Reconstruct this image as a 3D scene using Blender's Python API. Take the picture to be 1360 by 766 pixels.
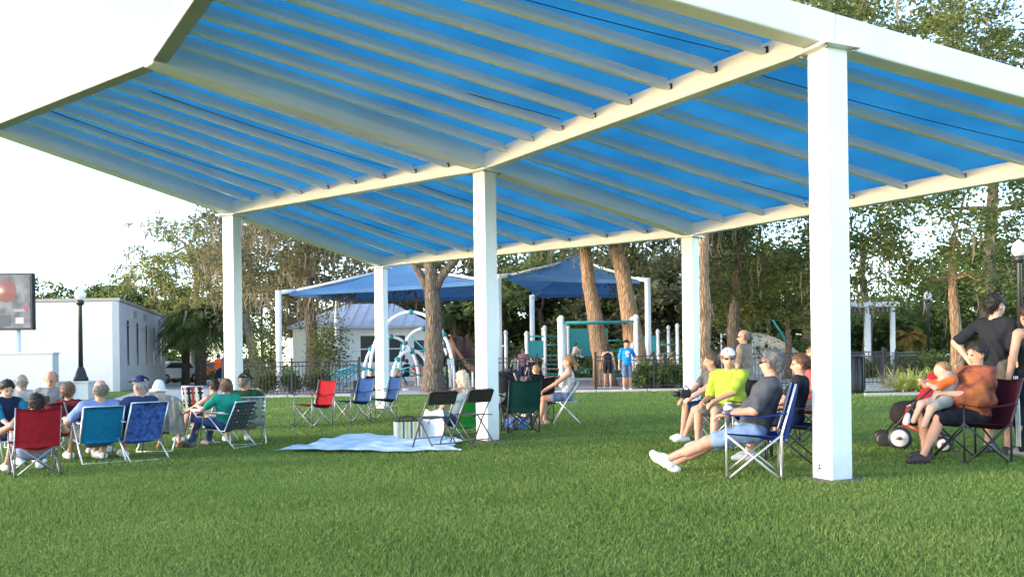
import bpy, math, random
import numpy as np
from mathutils import Vector, Matrix
R = math.radians
random.seed(7)
rng = np.random.default_rng(7)
for o in list(bpy.data.objects): bpy.data.objects.remove(o)
S = bpy.context.scene
COL = S.collection

# ------------------------------------------------------------------ camera
F = 1145.2            # focal length in pixels of a 1360 px wide picture
CAM_Z = 1.09          # the photographer sits
ROLL = 0.0127
cam = bpy.data.cameras.new('camera')
cam.sensor_width = 36.0
cam.lens = 36.0 * F / 1360.0
cam.shift_y = 97.4 / 1360.0
cam.clip_start = 0.05
cam.clip_end = 2000
camo = bpy.data.objects.new('camera', cam)
COL.objects.link(camo)
camo.matrix_world = Matrix.Translation((0, 0, CAM_Z)) @ Matrix.Rotation(R(90), 4, 'X') @ Matrix.Rotation(-ROLL, 4, 'Z')
S.camera = camo
S.render.resolution_x = 1024
S.render.resolution_y = 576

# ------------------------------------------------------------------ light
SUN_HEAD = -104.0     # compass heading of the sun seen from above, 0 = camera forward, minus = left
SUN_EL = 10.0
W = bpy.data.worlds.new('World'); S.world = W; W.use_nodes = True
nt = W.node_tree; nt.nodes.clear()
sky = nt.nodes.new('ShaderNodeTexSky'); sky.sky_type = 'NISHITA'; sky.sun_disc = False
sky.sun_elevation = R(SUN_EL); sky.sun_rotation = R(SUN_HEAD)
sky.air_density = 0.7; sky.dust_density = 0.6; sky.ozone_density = 1.0
bg = nt.nodes.new('ShaderNodeBackground'); bg.inputs['Strength'].default_value = 0.15
wo = nt.nodes.new('ShaderNodeOutputWorld')
nt.links.new(sky.outputs[0], bg.inputs[0]); nt.links.new(bg.outputs[0], wo.inputs[0])
sun = bpy.data.lights.new('sun', 'SUN'); sun.energy = 0.5; sun.angle = R(10.0); sun.color = (1.0, 0.90, 0.78)
suno = bpy.data.objects.new('sun', sun); COL.objects.link(suno)
sd = Vector((math.sin(R(SUN_HEAD)) * math.cos(R(SUN_EL)), math.cos(R(SUN_HEAD)) * math.cos(R(SUN_EL)), math.sin(R(SUN_EL))))
suno.rotation_euler = sd.to_track_quat('Z', 'Y').to_euler()
S.view_settings.view_transform = 'Standard'
S.view_settings.look = 'None'
S.view_settings.exposure = 2.85
S.view_settings.gamma = 1.0
S.render.engine = 'CYCLES'
S.cycles.max_bounces = 8
S.cycles.diffuse_bounces = 6
S.cycles.transparent_max_bounces = 8

# ------------------------------------------------------------------ helpers: places
def G(x, y):          # height of the ground
    if y < 16: z = -0.0069 * y
    elif y < 28: z = -0.1104 + (y - 16) * 0.1604 / 12
    else: z = 0.05
    return z + 0.0049 * max(-25, min(25, x))
def ray(px, py):      # direction of a picture point (1360 px wide picture)
    u, v = px - 680.0, 480.4 - py
    c, s = math.cos(ROLL), math.sin(ROLL)
    return ((c * u + s * v) / F, 1.0, (-s * u + c * v) / F)
def at(px, py, y):    # point at depth y
    d = ray(px, py); return Vector((d[0] * y, y, CAM_Z + d[2] * y))
def xz(px, y):        # ground point under picture column px at depth y
    x = (px - 680.0) / F * y
    return Vector((x, y, G(x, y)))
def gp(px, py):       # where the ground is met
    d = ray(px, py); y = 10.0
    for _ in range(60):
        if d[2] > -1e-4: return xz(px, 80)
        y = min(200, (CAM_Z - G(d[0] * y, y)) / -d[2])
    return Vector((d[0] * y, y, G(d[0] * y, y)))
def hd(a): return np.array([math.sin(R(a)), math.cos(R(a)), 0.0])

# ------------------------------------------------------------------ helpers: materials
MATS = {}
def mat(name, col, rough=0.6, var=0.0, scale=8.0, bump=0.0, bscale=None, metal=0.0, spec=0.3, trans=0.0, emit=None, estr=0, col2=None, attr=None):
    if name in MATS: return MATS[name]
    m = bpy.data.materials.new(name); m.use_nodes = True
    n = m.node_tree; p = n.nodes['Principled BSDF']; L = n.links.new
    p.inputs['Roughness'].default_value = rough
    p.inputs['Metallic'].default_value = metal
    p.inputs['Specular IOR Level'].default_value = spec
    c = (*col, 1)
    p.inputs['Base Color'].default_value = c
    colsock = None
    tc = None
    if var > 0 or bump > 0:
        tc = n.nodes.new('ShaderNodeTexCoord')
    if var > 0:
        nz = n.nodes.new('ShaderNodeTexNoise'); nz.inputs['Scale'].default_value = scale; nz.inputs['Detail'].default_value = 6
        L(tc.outputs['Object'], nz.inputs['Vector'])
        rp = n.nodes.new('ShaderNodeValToRGB')
        a = tuple(max(0, x * (1 - var)) for x in col); b = tuple(min(1, x * (1 + var)) for x in (col2 or col))
        if col2: a = col
        rp.color_ramp.elements[0].color = (*a, 1); rp.color_ramp.elements[1].color = (*b, 1)
        rp.color_ramp.elements[0].position = 0.3; rp.color_ramp.elements[1].position = 0.7
        L(nz.outputs['Fac'], rp.inputs['Fac']); colsock = rp.outputs['Color']
    if attr:
        at_ = n.nodes.new('ShaderNodeAttribute'); at_.attribute_name = attr
        hs = n.nodes.new('ShaderNodeHueSaturation')
        if colsock: L(colsock, hs.inputs['Color'])
        else: hs.inputs['Color'].default_value = c
        mr = n.nodes.new('ShaderNodeMapRange'); mr.inputs['To Min'].default_value = 0.55; mr.inputs['To Max'].default_value = 1.5
        L(at_.outputs['Fac'], mr.inputs['Value']); L(mr.outputs[0], hs.inputs['Value'])
        m2 = n.nodes.new('ShaderNodeMapRange'); m2.inputs['To Min'].default_value = 0.53; m2.inputs['To Max'].default_value = 0.47
        L(at_.outputs['Fac'], m2.inputs['Value']); L(m2.outputs[0], hs.inputs['Hue'])
        colsock = hs.outputs['Color']
    if colsock: L(colsock, p.inputs['Base Color'])
    if bump > 0:
        nb = n.nodes.new('ShaderNodeTexNoise'); nb.inputs['Scale'].default_value = bscale or scale * 4; nb.inputs['Detail'].default_value = 5
        L(tc.outputs['Object'], nb.inputs['Vector'])
        bp = n.nodes.new('ShaderNodeBump'); bp.inputs['Strength'].default_value = bump; bp.inputs['Distance'].default_value = 0.02
        L(nb.outputs['Fac'], bp.inputs['Height']); L(bp.outputs[0], p.inputs['Normal'])
    if trans > 0:
        t = n.nodes.new('ShaderNodeBsdfTranslucent'); t.inputs['Color'].default_value = c
        if colsock: L(colsock, t.inputs['Color'])
        mx = n.nodes.new('ShaderNodeMixShader'); mx.inputs[0].default_value = trans
        out = n.nodes['Material Output']
        L(p.outputs[0], mx.inputs[1]); L(t.outputs[0], mx.inputs[2]); L(mx.outputs[0], out.inputs['Surface'])
    if emit:
        p.inputs['Emission Color'].default_value = (*emit, 1); p.inputs['Emission Strength'].default_value = estr
    MATS[name] = m
    return m
def srgb(r, g, b):
    f = lambda v: (v / 255 / 12.92) if v <= 10 else ((v / 255 + 0.055) / 1.055) ** 2.4
    return (f(r), f(g), f(b))

# ------------------------------------------------------------------ helpers: meshes and things
def fast_mesh(name, V, Fc, smooth=False, sizes=None):
    V = np.asarray(V, dtype=np.float32); me = bpy.data.meshes.new(name)
    me.vertices.add(len(V)); me.vertices.foreach_set('co', V.ravel())
    Fc = np.asarray(Fc, dtype=np.int32); nf, k = Fc.shape
    me.loops.add(nf * k); me.loops.foreach_set('vertex_index', Fc.ravel())
    me.polygons.add(nf); me.polygons.foreach_set('loop_start', np.arange(nf, dtype=np.int32) * k)
    if smooth: me.polygons.foreach_set('use_smooth', np.ones(nf, dtype=bool))
    me.update(calc_edges=True)
    return me
def link(name, me, m, parent=None, loc=None):
    o = bpy.data.objects.new(name, me); COL.objects.link(o)
    if m is not None and me is not None:
        if not me.materials: me.materials.append(m)
    if parent is not None: o.parent = parent
    if loc is not None: o.location = loc
    return o
def tag(o, label=None, cat=None, group=None, kind=None):
    if label: o['label'] = label
    if cat: o['category'] = cat
    if group: o['group'] = group
    if kind: o['kind'] = kind
    return o
def empty(name, loc, heading=0, label=None, cat=None, group=None):
    o = bpy.data.objects.new(name, None); COL.objects.link(o); o.empty_display_size = 0.1
    o.location = loc; o.rotation_euler = (0, 0, -R(heading))
    return tag(o, label, cat, group)
def copy_tree(o, parent=None):
    c = o.copy(); COL.objects.link(c); c.parent = parent
    for ch in list(o.children): copy_tree(ch, c)
    return c
class MB:
    def __init__(s): s.v = []; s.f = []; s.sm = []
    def add(s, vs, fs, smooth=False):
        n = len(s.v); s.v += [tuple(map(float, v)) for v in vs]; s.f += [tuple(i + n for i in f) for f in fs]; s.sm += [smooth] * len(fs)
        return s
    def box(s, c, size, rot=None):
        hx, hy, hz = (x / 2 for x in size); vs = []
        for x in (-hx, hx):
            for y in (-hy, hy):
                for z in (-hz, hz):
                    p = Vector((x, y, z))
                    if rot is not None: p = rot @ p
                    vs.append(p + Vector(c))
        return s.add(vs, [(0, 1, 3, 2), (4, 6, 7, 5), (0, 4, 5, 1), (2, 3, 7, 6), (0, 2, 6, 4), (1, 5, 7, 3)])
    def beam(s, a, b, w, h, up=(0, 0, 1)):      # box from a to b, w across, h along up
        a, b = Vector(a), Vector(b); d = b - a; L = d.length; d.normalize()
        side = d.cross(Vector(up)).normalized(); u = side.cross(d).normalized()
        rot = Matrix((side, d, u)).transposed()
        return s.box((a + b) / 2, (w, L, h), rot)
    def tube(s, pts, r, n=8, cap=True):
        pts = [Vector(p) for p in pts]; m = len(pts)
        rs = r if isinstance(r, (list, tuple)) else [r] * m
        prev = None; vs = []
        for i, p in enumerate(pts):
            t = (pts[min(i + 1, m - 1)] - pts[max(i - 1, 0)]).normalized()
            if prev is None:
                a = Vector((0, 0, 1)) if abs(t.z) < 0.9 else Vector((1, 0, 0))
                x = t.cross(a).normalized()
            else:
                x = (prev - t * prev.dot(t)).normalized()
            prev = x; y = t.cross(x)
            for k in range(n):
                an = 2 * math.pi * k / n
                vs.append(p + (x * math.cos(an) + y * math.sin(an)) * rs[i])
        fs = []
        for i in range(m - 1):
            for k in range(n):
                k2 = (k + 1) % n
                fs.append((i * n + k, i * n + k2, (i + 1) * n + k2, (i + 1) * n + k))
        s.add(vs, fs, True)
        if cap:
            b = len(s.v) - len(vs)
            s.f.append(tuple(b + k for k in reversed(range(n)))); s.sm.append(False)
            s.f.append(tuple(b + (m - 1) * n + k for k in range(n))); s.sm.append(False)
        return s
    def lathe(s, c, prof, n=16, smooth=True):    # prof: (radius, z)
        vs = []
        for r, z in prof:
            for k in range(n):
                a = 2 * math.pi * k / n
                vs.append((c[0] + r * math.cos(a), c[1] + r * math.sin(a), c[2] + z))
        fs = []
        for i in range(len(prof) - 1):
            for k in range(n):
                k2 = (k + 1) % n; fs.append((i * n + k, i * n + k2, (i + 1) * n + k2, (i + 1) * n + k))
        fs.append(tuple(reversed(range(n)))); fs.append(tuple((len(prof) - 1) * n + k for k in range(n)))
        return s.add(vs, fs, smooth)
    def prism(s, poly, z0, z1):
        n = len(poly)
        vs = [(p[0], p[1], z0) for p in poly] + [(p[0], p[1], z1) for p in poly]
        fs = [tuple(reversed(range(n))), tuple(range(n, 2 * n))] + [(i, (i + 1) % n, n + (i + 1) % n, n + i) for i in range(n)]
        return s.add(vs, fs)
    def grid(s, P, thick=0.0):                   # P[i][j] points, a sheet with optional thickness
        P = np.asarray(P, float); a, b = P.shape[:2]
        idx = np.arange(a * b).reshape(a, b)
        fs = [(idx[i, j], idx[i + 1, j], idx[i + 1, j + 1], idx[i, j + 1]) for i in range(a - 1) for j in range(b - 1)]
        if not thick: return s.add(P.reshape(-1, 3), fs, True)
        du = np.gradient(P, axis=0); dv = np.gradient(P, axis=1); N = np.cross(du, dv); N /= (np.linalg.norm(N, axis=2, keepdims=True) + 1e-9)
        Q = P + N * thick; n = a * b
        f2 = [tuple(n + i for i in reversed(f)) for f in fs]
        rim = [(i, 0) for i in range(a)] + [(a - 1, j) for j in range(1, b)] + [(i, b - 1) for i in range(a - 2, -1, -1)] + [(0, j) for j in range(b - 2, 0, -1)]
        ri = [idx[i, j] for i, j in rim]
        side = [(ri[k], n + ri[k], n + ri[(k + 1) % len(ri)], ri[(k + 1) % len(ri)]) for k in range(len(ri))]
        side = [tuple(reversed(f)) for f in side]
        return s.add(np.concatenate([P.reshape(-1, 3), Q.reshape(-1, 3)]), fs + f2 + side, True)
    def mesh(s, name):
        me = bpy.data.meshes.new(name); me.from_pydata(s.v, [], [tuple(map(int, f)) for f in s.f])
        me.polygons.foreach_set('use_smooth', s.sm); me.update()
        return me
    def build(s, name, m, parent=None, bevel=0.0):
        o = link(name, s.mesh(name), m, parent)
        if bevel:
            b = o.modifiers.new('bevel', 'BEVEL'); b.width = bevel; b.segments = 2; b.limit_method = 'ANGLE'
        return o
# ------------------------------------------------------------------ the ground
def grass_material(name, a, b, c):
    m = bpy.data.materials.new(name); m.use_nodes = True; n = m.node_tree; L = n.links.new; p = n.nodes['Principled BSDF']
    tc = n.nodes.new('ShaderNodeTexCoord')
    n1 = n.nodes.new('ShaderNodeTexNoise'); n1.inputs['Scale'].default_value = 0.45; n1.inputs['Detail'].default_value = 8; n1.inputs['Roughness'].default_value = 0.7
    n2 = n.nodes.new('ShaderNodeTexNoise'); n2.inputs['Scale'].default_value = 22; n2.inputs['Detail'].default_value = 6
    L(tc.outputs['Object'], n1.inputs['Vector']); L(tc.outputs['Object'], n2.inputs['Vector'])
    r1 = n.nodes.new('ShaderNodeValToRGB'); e = r1.color_ramp.elements
    e[0].position = 0.3; e[0].color = (*a, 1); e[1].position = 0.7; e[1].color = (*b, 1)
    L(n1.outputs['Fac'], r1.inputs['Fac'])
    mx = n.nodes.new('ShaderNodeMixRGB'); mx.blend_type = 'MIX'
    r2 = n.nodes.new('ShaderNodeValToRGB'); r2.color_ramp.elements[0].position = 0.45; r2.color_ramp.elements[1].position = 0.75
    r2.color_ramp.elements[0].color = (0, 0, 0, 1); r2.color_ramp.elements[1].color = (0.6, 0.6, 0.6, 1)
    L(n2.outputs['Fac'], r2.inputs['Fac']); L(r2.outputs[0], mx.inputs[0]); L(r1.outputs[0], mx.inputs[1]); mx.inputs[2].default_value = (*c, 1)
    L(mx.outputs[0], p.inputs['Base Color']); p.inputs['Roughness'].default_value = 0.9; p.inputs['Specular IOR Level'].default_value = 0.1
    bp = n.nodes.new('ShaderNodeBump'); bp.inputs['Strength'].default_value = 0.8; bp.inputs['Distance'].default_value = 0.04
    L(n2.outputs['Fac'], bp.inputs['Height']); L(bp.outputs[0], p.inputs['Normal'])
    return m
M_LAWN = grass_material('lawn_turf', (0.085, 0.160, 0.03), (0.125, 0.205, 0.045), (0.07, 0.115, 0.025))
ys = np.concatenate([np.linspace(-12, 40, 79), [60, 100, 200, 400, 900]])
xs = np.concatenate([[-700, -200, -80], np.linspace(-40, 40, 81), [80, 200, 700]])
P = np.array([[(x, y, G(x, y)) for x in xs] for y in ys])
tag(MB().grid(P).build('lawn', M_LAWN), kind='structure')

def strip(name, A, B, m, dz=0.012, n=24, parent=None):     # ground band between two polylines
    def samp(Pl):
        Pl = np.array(Pl, float); s = np.concatenate([[0], np.cumsum(np.linalg.norm(np.diff(Pl, axis=0), axis=1))])
        t = np.linspace(0, s[-1], n); return np.stack([np.interp(t, s, Pl[:, 0]), np.interp(t, s, Pl[:, 1])], 1)
    a, b = samp(A), samp(B); rows = []
    for q in np.linspace(0, 1, 6):
        p = a * (1 - q) + b * q; rows.append([(x, y, G(x, y) + dz) for x, y in p])
    return tag(MB().grid(np.array(rows).transpose(1, 0, 2)).build(name, m, parent), kind='structure')
M_CONC = mat('concrete', (0.42, 0.40, 0.37), 0.9, var=0.12, scale=3, bump=0.2, bscale=60)
M_PLAY = mat('playground_paving', (0.36, 0.32, 0.29), 0.9, var=0.15, scale=2, bump=0.2, bscale=80)
M_MULCH = mat('mulch', (0.13, 0.055, 0.035), 1.0, var=0.6, scale=40, bump=1.0, bscale=70)
M_ROAD = mat('asphalt', (0.06, 0.06, 0.06), 0.9, var=0.2, scale=20)
strip('playground_surface', [(-11.5, 31.2), (14, 31.2)], [(-13.5, 52), (19, 52)], M_PLAY, 0.010)
strip('path', [(-12.6, 26.4), (-17.3, 40), (-26.5, 68)], [(-8.6, 26.4), (-12.6, 40), (-21.2, 68)], M_CONC, 0.014)
strip('path', [(-8.6, 28.6), (-4.9, 28.6), (-2.5, 28.9)], [(-8.6, 30.2), (-4.9, 30.2), (-2.5, 31.2)], M_CONC, 0.015)
strip('path', [(-5.2, 29.6), (-5.2, 33)], [(-2.3, 29.6), (-2.3, 33)], M_CONC, 0.017)
strip('path', [(9.9, 25.6), (13.0, 33), (20, 50)], [(11.8, 25.4), (15.2, 33), (23, 50)], M_CONC, 0.014)
strip('road', [(-60, 66), (30, 70)], [(-60, 73), (30, 78)], M_ROAD, 0.012)
def mulch(A, B): strip('mulch_bed', A, B, M_MULCH, 0.018)
mulch([(-9.6, 28.75), (-5.3, 28.75)], [(-9.6, 30.6), (-5.3, 31.2)])
mulch([(-2.2, 28.75), (9.3, 28.0)], [(-2.2, 31.1), (9.3, 30.4)])
mulch([(10.4, 23.6), (15.0, 23.6), (19, 23.6)], [(12.2, 27.2), (15.2, 29), (19, 29)])
# concrete kerb along the lawn's far edge
def kerb(pts):
    mb = MB()
    for a, b in zip(pts[:-1], pts[1:]):
        n = max(2, int(math.dist(a, b) / 1.5))
        for i in range(n):
            t0, t1 = i / n, (i + 0.985) / n
            p0 = Vector((a[0] + (b[0] - a[0]) * t0, a[1] + (b[1] - a[1]) * t0, 0)); p1 = Vector((a[0] + (b[0] - a[0]) * t1, a[1] + (b[1] - a[1]) * t1, 0))
            p0.z = G(p0.x, p0.y) + 0.03; p1.z = G(p1.x, p1.y) + 0.03
            mb.beam(p0, p1, 0.15, 0.10)
    tag(mb.build('kerb', M_CONC, bevel=0.01), kind='structure')
kerb([(-9.6, 28.65), (-5.3, 28.65)]); kerb([(-2.2, 28.65), (9.4, 27.9)]); kerb([(9.6, 23.5), (19, 23.5)])

# ------------------------------------------------------------------ the shade structure over the lawn
M_STEEL = mat('white_painted_steel', (0.78, 0.79, 0.80), 0.38, var=0.05, scale=1.5, spec=0.5)
def post_material():
    m = M_STEEL.copy(); m.name = 'post_paint_with_splash'; n = m.node_tree; L = n.links.new; p = n.nodes['Principled BSDF']
    src = p.inputs['Base Color'].links[0].from_socket; tc = n.nodes.new('ShaderNodeTexCoord'); sx = n.nodes.new('ShaderNodeSeparateXYZ'); L(tc.outputs['Object'], sx.inputs[0])
    nz = n.nodes.new('ShaderNodeTexNoise'); nz.inputs['Scale'].default_value = 9; nz.inputs['Detail'].default_value = 8; L(tc.outputs['Object'], nz.inputs['Vector'])
    mr = n.nodes.new('ShaderNodeMapRange'); mr.inputs['From Min'].default_value = .0; mr.inputs['From Max'].default_value = .45; mr.inputs['To Min'].default_value = .75; mr.inputs['To Max'].default_value = 0; L(sx.outputs['Z'], mr.inputs['Value'])
    mu = n.nodes.new('ShaderNodeMath'); mu.operation = 'MULTIPLY'; L(mr.outputs[0], mu.inputs[0]); L(nz.outputs['Fac'], mu.inputs[1])
    mx = n.nodes.new('ShaderNodeMixRGB'); L(mu.outputs[0], mx.inputs[0]); L(src, mx.inputs[1]); mx.inputs[2].default_value = (.30, .27, .20, 1); L(mx.outputs[0], p.inputs['Base Color'])
    return m
M_POST = post_material()
M_BOLT = mat('bolt_steel', (0.35, 0.35, 0.36), 0.4, metal=0.8)
M_DARK = mat('dark_clip', (0.03, 0.04, 0.05), 0.6)
def fabric_material():
    m = bpy.data.materials.new('blue_shade_cloth'); m.use_nodes = True; n = m.node_tree; L = n.links.new; n.nodes.clear()
    tc = n.nodes.new('ShaderNodeTexCoord'); nz = n.nodes.new('ShaderNodeTexNoise'); nz.inputs['Scale'].default_value = 260; nz.inputs['Detail'].default_value = 2
    nl = n.nodes.new('ShaderNodeTexNoise'); nl.inputs['Scale'].default_value = 0.8; nl.inputs['Detail'].default_value = 4
    L(tc.outputs['Object'], nz.inputs['Vector']); L(tc.outputs['Object'], nl.inputs['Vector'])
    ad = n.nodes.new('ShaderNodeMath'); ad.operation = 'ADD'; L(nz.outputs['Fac'], ad.inputs[0]); L(nl.outputs['Fac'], ad.inputs[1])
    ha = n.nodes.new('ShaderNodeMath'); ha.operation = 'MULTIPLY'; ha.inputs[1].default_value = 0.5; L(ad.outputs[0], ha.inputs[0])
    rp = n.nodes.new('ShaderNodeValToRGB'); e = rp.color_ramp.elements
    e[0].position = 0.36; e[0].color = (0.020, 0.18, 0.345, 1); e[1].position = 0.66; e[1].color = (0.055, 0.335, 0.54, 1)
    L(ha.outputs[0], rp.inputs['Fac'])
    df = n.nodes.new('ShaderNodeBsdfDiffuse'); tr = n.nodes.new('ShaderNodeBsdfTranslucent'); mx = n.nodes.new('ShaderNodeMixShader'); mx.inputs[0].default_value = 0.55
    L(rp.outputs[0], df.inputs[0]); L(rp.outputs[0], tr.inputs[0]); L(df.outputs[0], mx.inputs[1]); L(tr.outputs[0], mx.inputs[2])
    out = n.nodes.new('ShaderNodeOutputMaterial'); L(mx.outputs[0], out.inputs[0])
    return m
M_FAB = fabric_material()
H = {  # frame nodes: line l m r, row 0 (high front edge), 1 (front posts), 2 (rear posts); z = underside of the frame
 'l0': (-7.12, 11.89, 4.34), 'l1': (-5.34, 16.54, 3.965), 'l2': (-3.30, 21.88, 3.53),
 'm0': (-3.83, 9.42, 4.34), 'm1': (-0.38, 13.02, 3.965), 'm2': (3.57, 17.14, 3.53),
 'r0': (-1.58, 6.01, 4.34), 'r1': (2.97, 8.03, 3.955), 'r2': (8.20, 10.34, 3.53)}
H = {k: Vector(v) for k, v in H.items()}
pav = empty('shade_pavilion', (-0.38, 13.02, G(-0.38, 13.02)), 0, 'large white steel shade pavilion with striped blue cloth roof over the lawn', 'pavilion')
PO = Vector(pav.location)
heads = {'l': 20.9, 'm': 43.8, 'r': 66.2}
def pbuild(mb, name, m, parent=pav, bevel=0.0):
    mb.v = [tuple(Vector(v) - PO) for v in mb.v]
    return mb.build(name, m, parent, bevel)
for ln in 'lmr':
    rot = Matrix.Rotation(-R(heads[ln]), 3, 'Z')
    for row in '12':
        p = H[ln + row]; g = G(p.x, p.y); w = 0.25
        po = pbuild(MB().box((p.x, p.y, (g - 0.1 + p.z - 0.025) / 2), (w, w, p.z - 0.025 - g + 0.1), rot), 'post', M_POST, bevel=0.012)
        fr = Vector((p.x, p.y, 0)); pbuild(MB().lathe((p.x, p.y, g - .03), [(.30, 0), (.30, .036), (.27, .045)], 18), 'footing', mat('soil_footing', (.13, .105, .075), .95, var=.4, scale=14, bump=.8, bscale=40), po)
        pl = pbuild(MB().box((p.x, p.y, p.z - 0.0125), (0.42, 0.42, 0.025), rot), 'cap_plate', M_STEEL, po)
        for sx in (-1, 1):
            for sy in (-1, 1):
                q = p + rot @ Vector((sx * 0.16, sy * 0.16, 0))
                pbuild(MB().lathe((q.x, q.y, p.z - 0.055), [(0.018, 0), (0.018, 0.03)], 6), 'bolt', M_BOLT, po)
    # rail along the line, resting on its two posts
    for a, b in (('0', '1'), ('1', '2')):
        A, B = H[ln + a], H[ln + b]; d = (B - A).normalized()
        A2 = A - d * 0.1 if a == '0' else A + d * 0.004; B2 = B + d * 0.25 if b == '2' else B
        up = Vector((0, 0, 0.152))
        pbuild(MB().beam(A2 + up, B2 + up, 0.22, 0.30), 'rail', M_STEEL, bevel=0.02)
def lerp(a, b, t): return a + (b - a) * t
NP = 8
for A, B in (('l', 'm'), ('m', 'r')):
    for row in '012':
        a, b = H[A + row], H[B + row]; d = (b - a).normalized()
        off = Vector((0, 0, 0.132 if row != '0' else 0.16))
        pbuild(MB().beam(a + d * 0.12 + off, b - d * 0.12 + off, 0.16, 0.25), 'beam', M_STEEL if row != '0' else mat('shaded_end_beam', (.33, .34, .29), .5, var=.06, scale=2), bevel=0.012)  # front edge beams: shade and grass bounce put into their grey-green colour
    for k in range(NP):
        t = (k + 1) / (NP + 1)
        p0, p1, p2 = (lerp(H[A + r], H[B + r], t) for r in '012')
        for q0, q1, s0, s1 in ((p0, p1, 0.10, 0.10), (p1, p2, 0.10, 0.10)):
            d = (q1 - q0).normalized(); a, b = q0 + d * s0, q1 - d * s1
            a = a + Vector((0, 0, 0.20)); b = b + Vector((0, 0, 0.20))
            side = d.cross(Vector((0, 0, 1))).normalized()
            mb = MB().beam(a, b, 0.012, 0.14)
            mb.beam(a + side * 0.033 - Vector((0, 0, 0.066)), b + side * 0.033 - Vector((0, 0, 0.066)), 0.054, 0.012)
            mb.beam(a + side * 0.058 - Vector((0, 0, 0.045)), b + side * 0.058 - Vector((0, 0, 0.045)), 0.008, 0.036)
            pu = pbuild(mb, 'purlin', M_STEEL)
            c = b + side * 0.04 + d * 0.012
            pbuild(MB().beam(c - Vector((0, 0, 0.03)), c + d * 0.05 - Vector((0, 0, 0.03)), 0.06, 0.06), 'clip', M_DARK, pu)
    # the cloth, laid over the purlins and sagging a little between them
    rows = []
    n_u = NP * 6 + 7
    for t in np.linspace(0.005, 0.995, n_u):
        row_ = []
        for seg, (ra, rb) in enumerate((('0', '1'), ('1', '2'))):
            for s in (np.append(np.linspace(0, 1, 9)[1:], [1.03, 1.034]) if seg else np.linspace(0, 1, 9)):
                p = lerp(lerp(H[A + ra], H[B + ra], t), lerp(H[A + rb], H[B + rb], t), s)
                f = (t * (NP + 1)) % 1.0
                row_.append((p.x, p.y, p.z + 0.285 + 0.028 * math.sin(math.pi * f) - (0.10 if s > 1.032 else 0)))
        rows.append(row_)
    pbuild(MB().grid(np.array(rows)), 'canopy_cloth', M_FAB)
    # tie cords under the cloth
    for t in ((0.22, 0.66) if A == 'l' else (0.30, 0.78)):
        for ra, rb in (('0', '1'), ('1', '2')):
            pts = []
            for s in np.linspace(0.03, 0.97, 9):
                tt = t + 0.05 * s
                p = lerp(lerp(H[A + ra], H[B + ra], tt), lerp(H[A + rb], H[B + rb], tt), s)
                pts.append(p + Vector((0, 0, 0.262 - 0.03 * math.sin(math.pi * s))))
            pbuild(MB().tube(pts, 0.005, 5), 'tie_cord', M_DARK)

# small dark scribbled mark low on the nearest post
_p = H['r1']; _rot = Matrix.Rotation(-R(heads['r']), 3, 'Z'); _g = G(_p.x, _p.y)
_mk = MB()
for (u0, w0, u1, w1) in ((-.03, .075, .03, .075), (-.04, .05, .04, .05), (0, .10, 0, .05), (0, .05, -.035, .01), (0, .05, .035, .01)):
    _a = _p + _rot @ Vector((u0 - .03, -.1262, 0)); _b = _p + _rot @ Vector((u1 - .03, -.1262, 0)); _a.z = _g + .06 + w0; _b.z = _g + .06 + w1
    _mk.beam(_a, _b, .002, .009, up=(0, 0, 1) if abs(w1 - w0) < .02 else tuple(_rot @ Vector((1, 0, 0))))
pbuild(_mk, 'painted_mark', M_DARK)
# ------------------------------------------------------------------ white block building on the left
M_STUCCO = mat('white_stucco', (0.52, 0.52, 0.53), 0.85, var=0.05, scale=1.2, bump=0.15, bscale=50)
M_GLASSD = mat('dark_glass', (0.035, 0.04, 0.045), 0.35, spec=0.25)
M_BLACK = mat('black_metal', (0.018, 0.018, 0.02), 0.45, spec=0.5)
bld = empty('block_building', (-18.2, 40, 0.0), 0, 'low white flat roofed building with five tall slit windows', 'building')
c0 = Vector((-18.2, 40, 0)); c1 = Vector((-21.9, 54.5, 0)); fl = Vector((-62, 40.6, 0)); bl = Vector((-64, 55, 0))
def lo(v): return (v[0] + 18.2, v[1] - 40)
z0 = -0.2; zt = 4.15
sd_ = (c1 - c0).normalized(); sn = Vector((sd_.y, -sd_.x, 0)); SL = (c1 - c0).length
# side wall with openings: piers and bands between the slits
slots = [at(px, 450, 1) for px in (170.3, 182.8, 194.6, 204.8, 214.2)]
ts = []
for q in slots:
    # where the view column meets the side wall
    k = q.x; t = (c0.x - k * c0.y) / (k * sd_.y - sd_.x); ts.append(t)
hw = 0.33; zl, zh = 1.15, 3.35
mb = MB()
def wallbox(ta, tb, za, zb, dep=0.3, out=0.0):
    a, b = c0 + sd_ * ta, c0 + sd_ * tb
    q = [a + sn * out, b + sn * out, b - sn * dep, a - sn * dep]
    mb.prism([lo(v) for v in reversed(q)], za, zb)
wallbox(0, SL, z0, zl); wallbox(0, SL, zh, zt - 0.02)
e = [0] + sum([[t - hw, t + hw] for t in ts], []) + [SL]
for i in range(0, len(e), 2): wallbox(e[i], e[i + 1], zl, zh)
mb.prism([lo(v) for v in (fl, c0 - sn * 0.3, c1 - sn * 0.3, bl)], z0, zt - 0.03)
mb.build('wall', M_STUCCO, bld)
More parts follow.
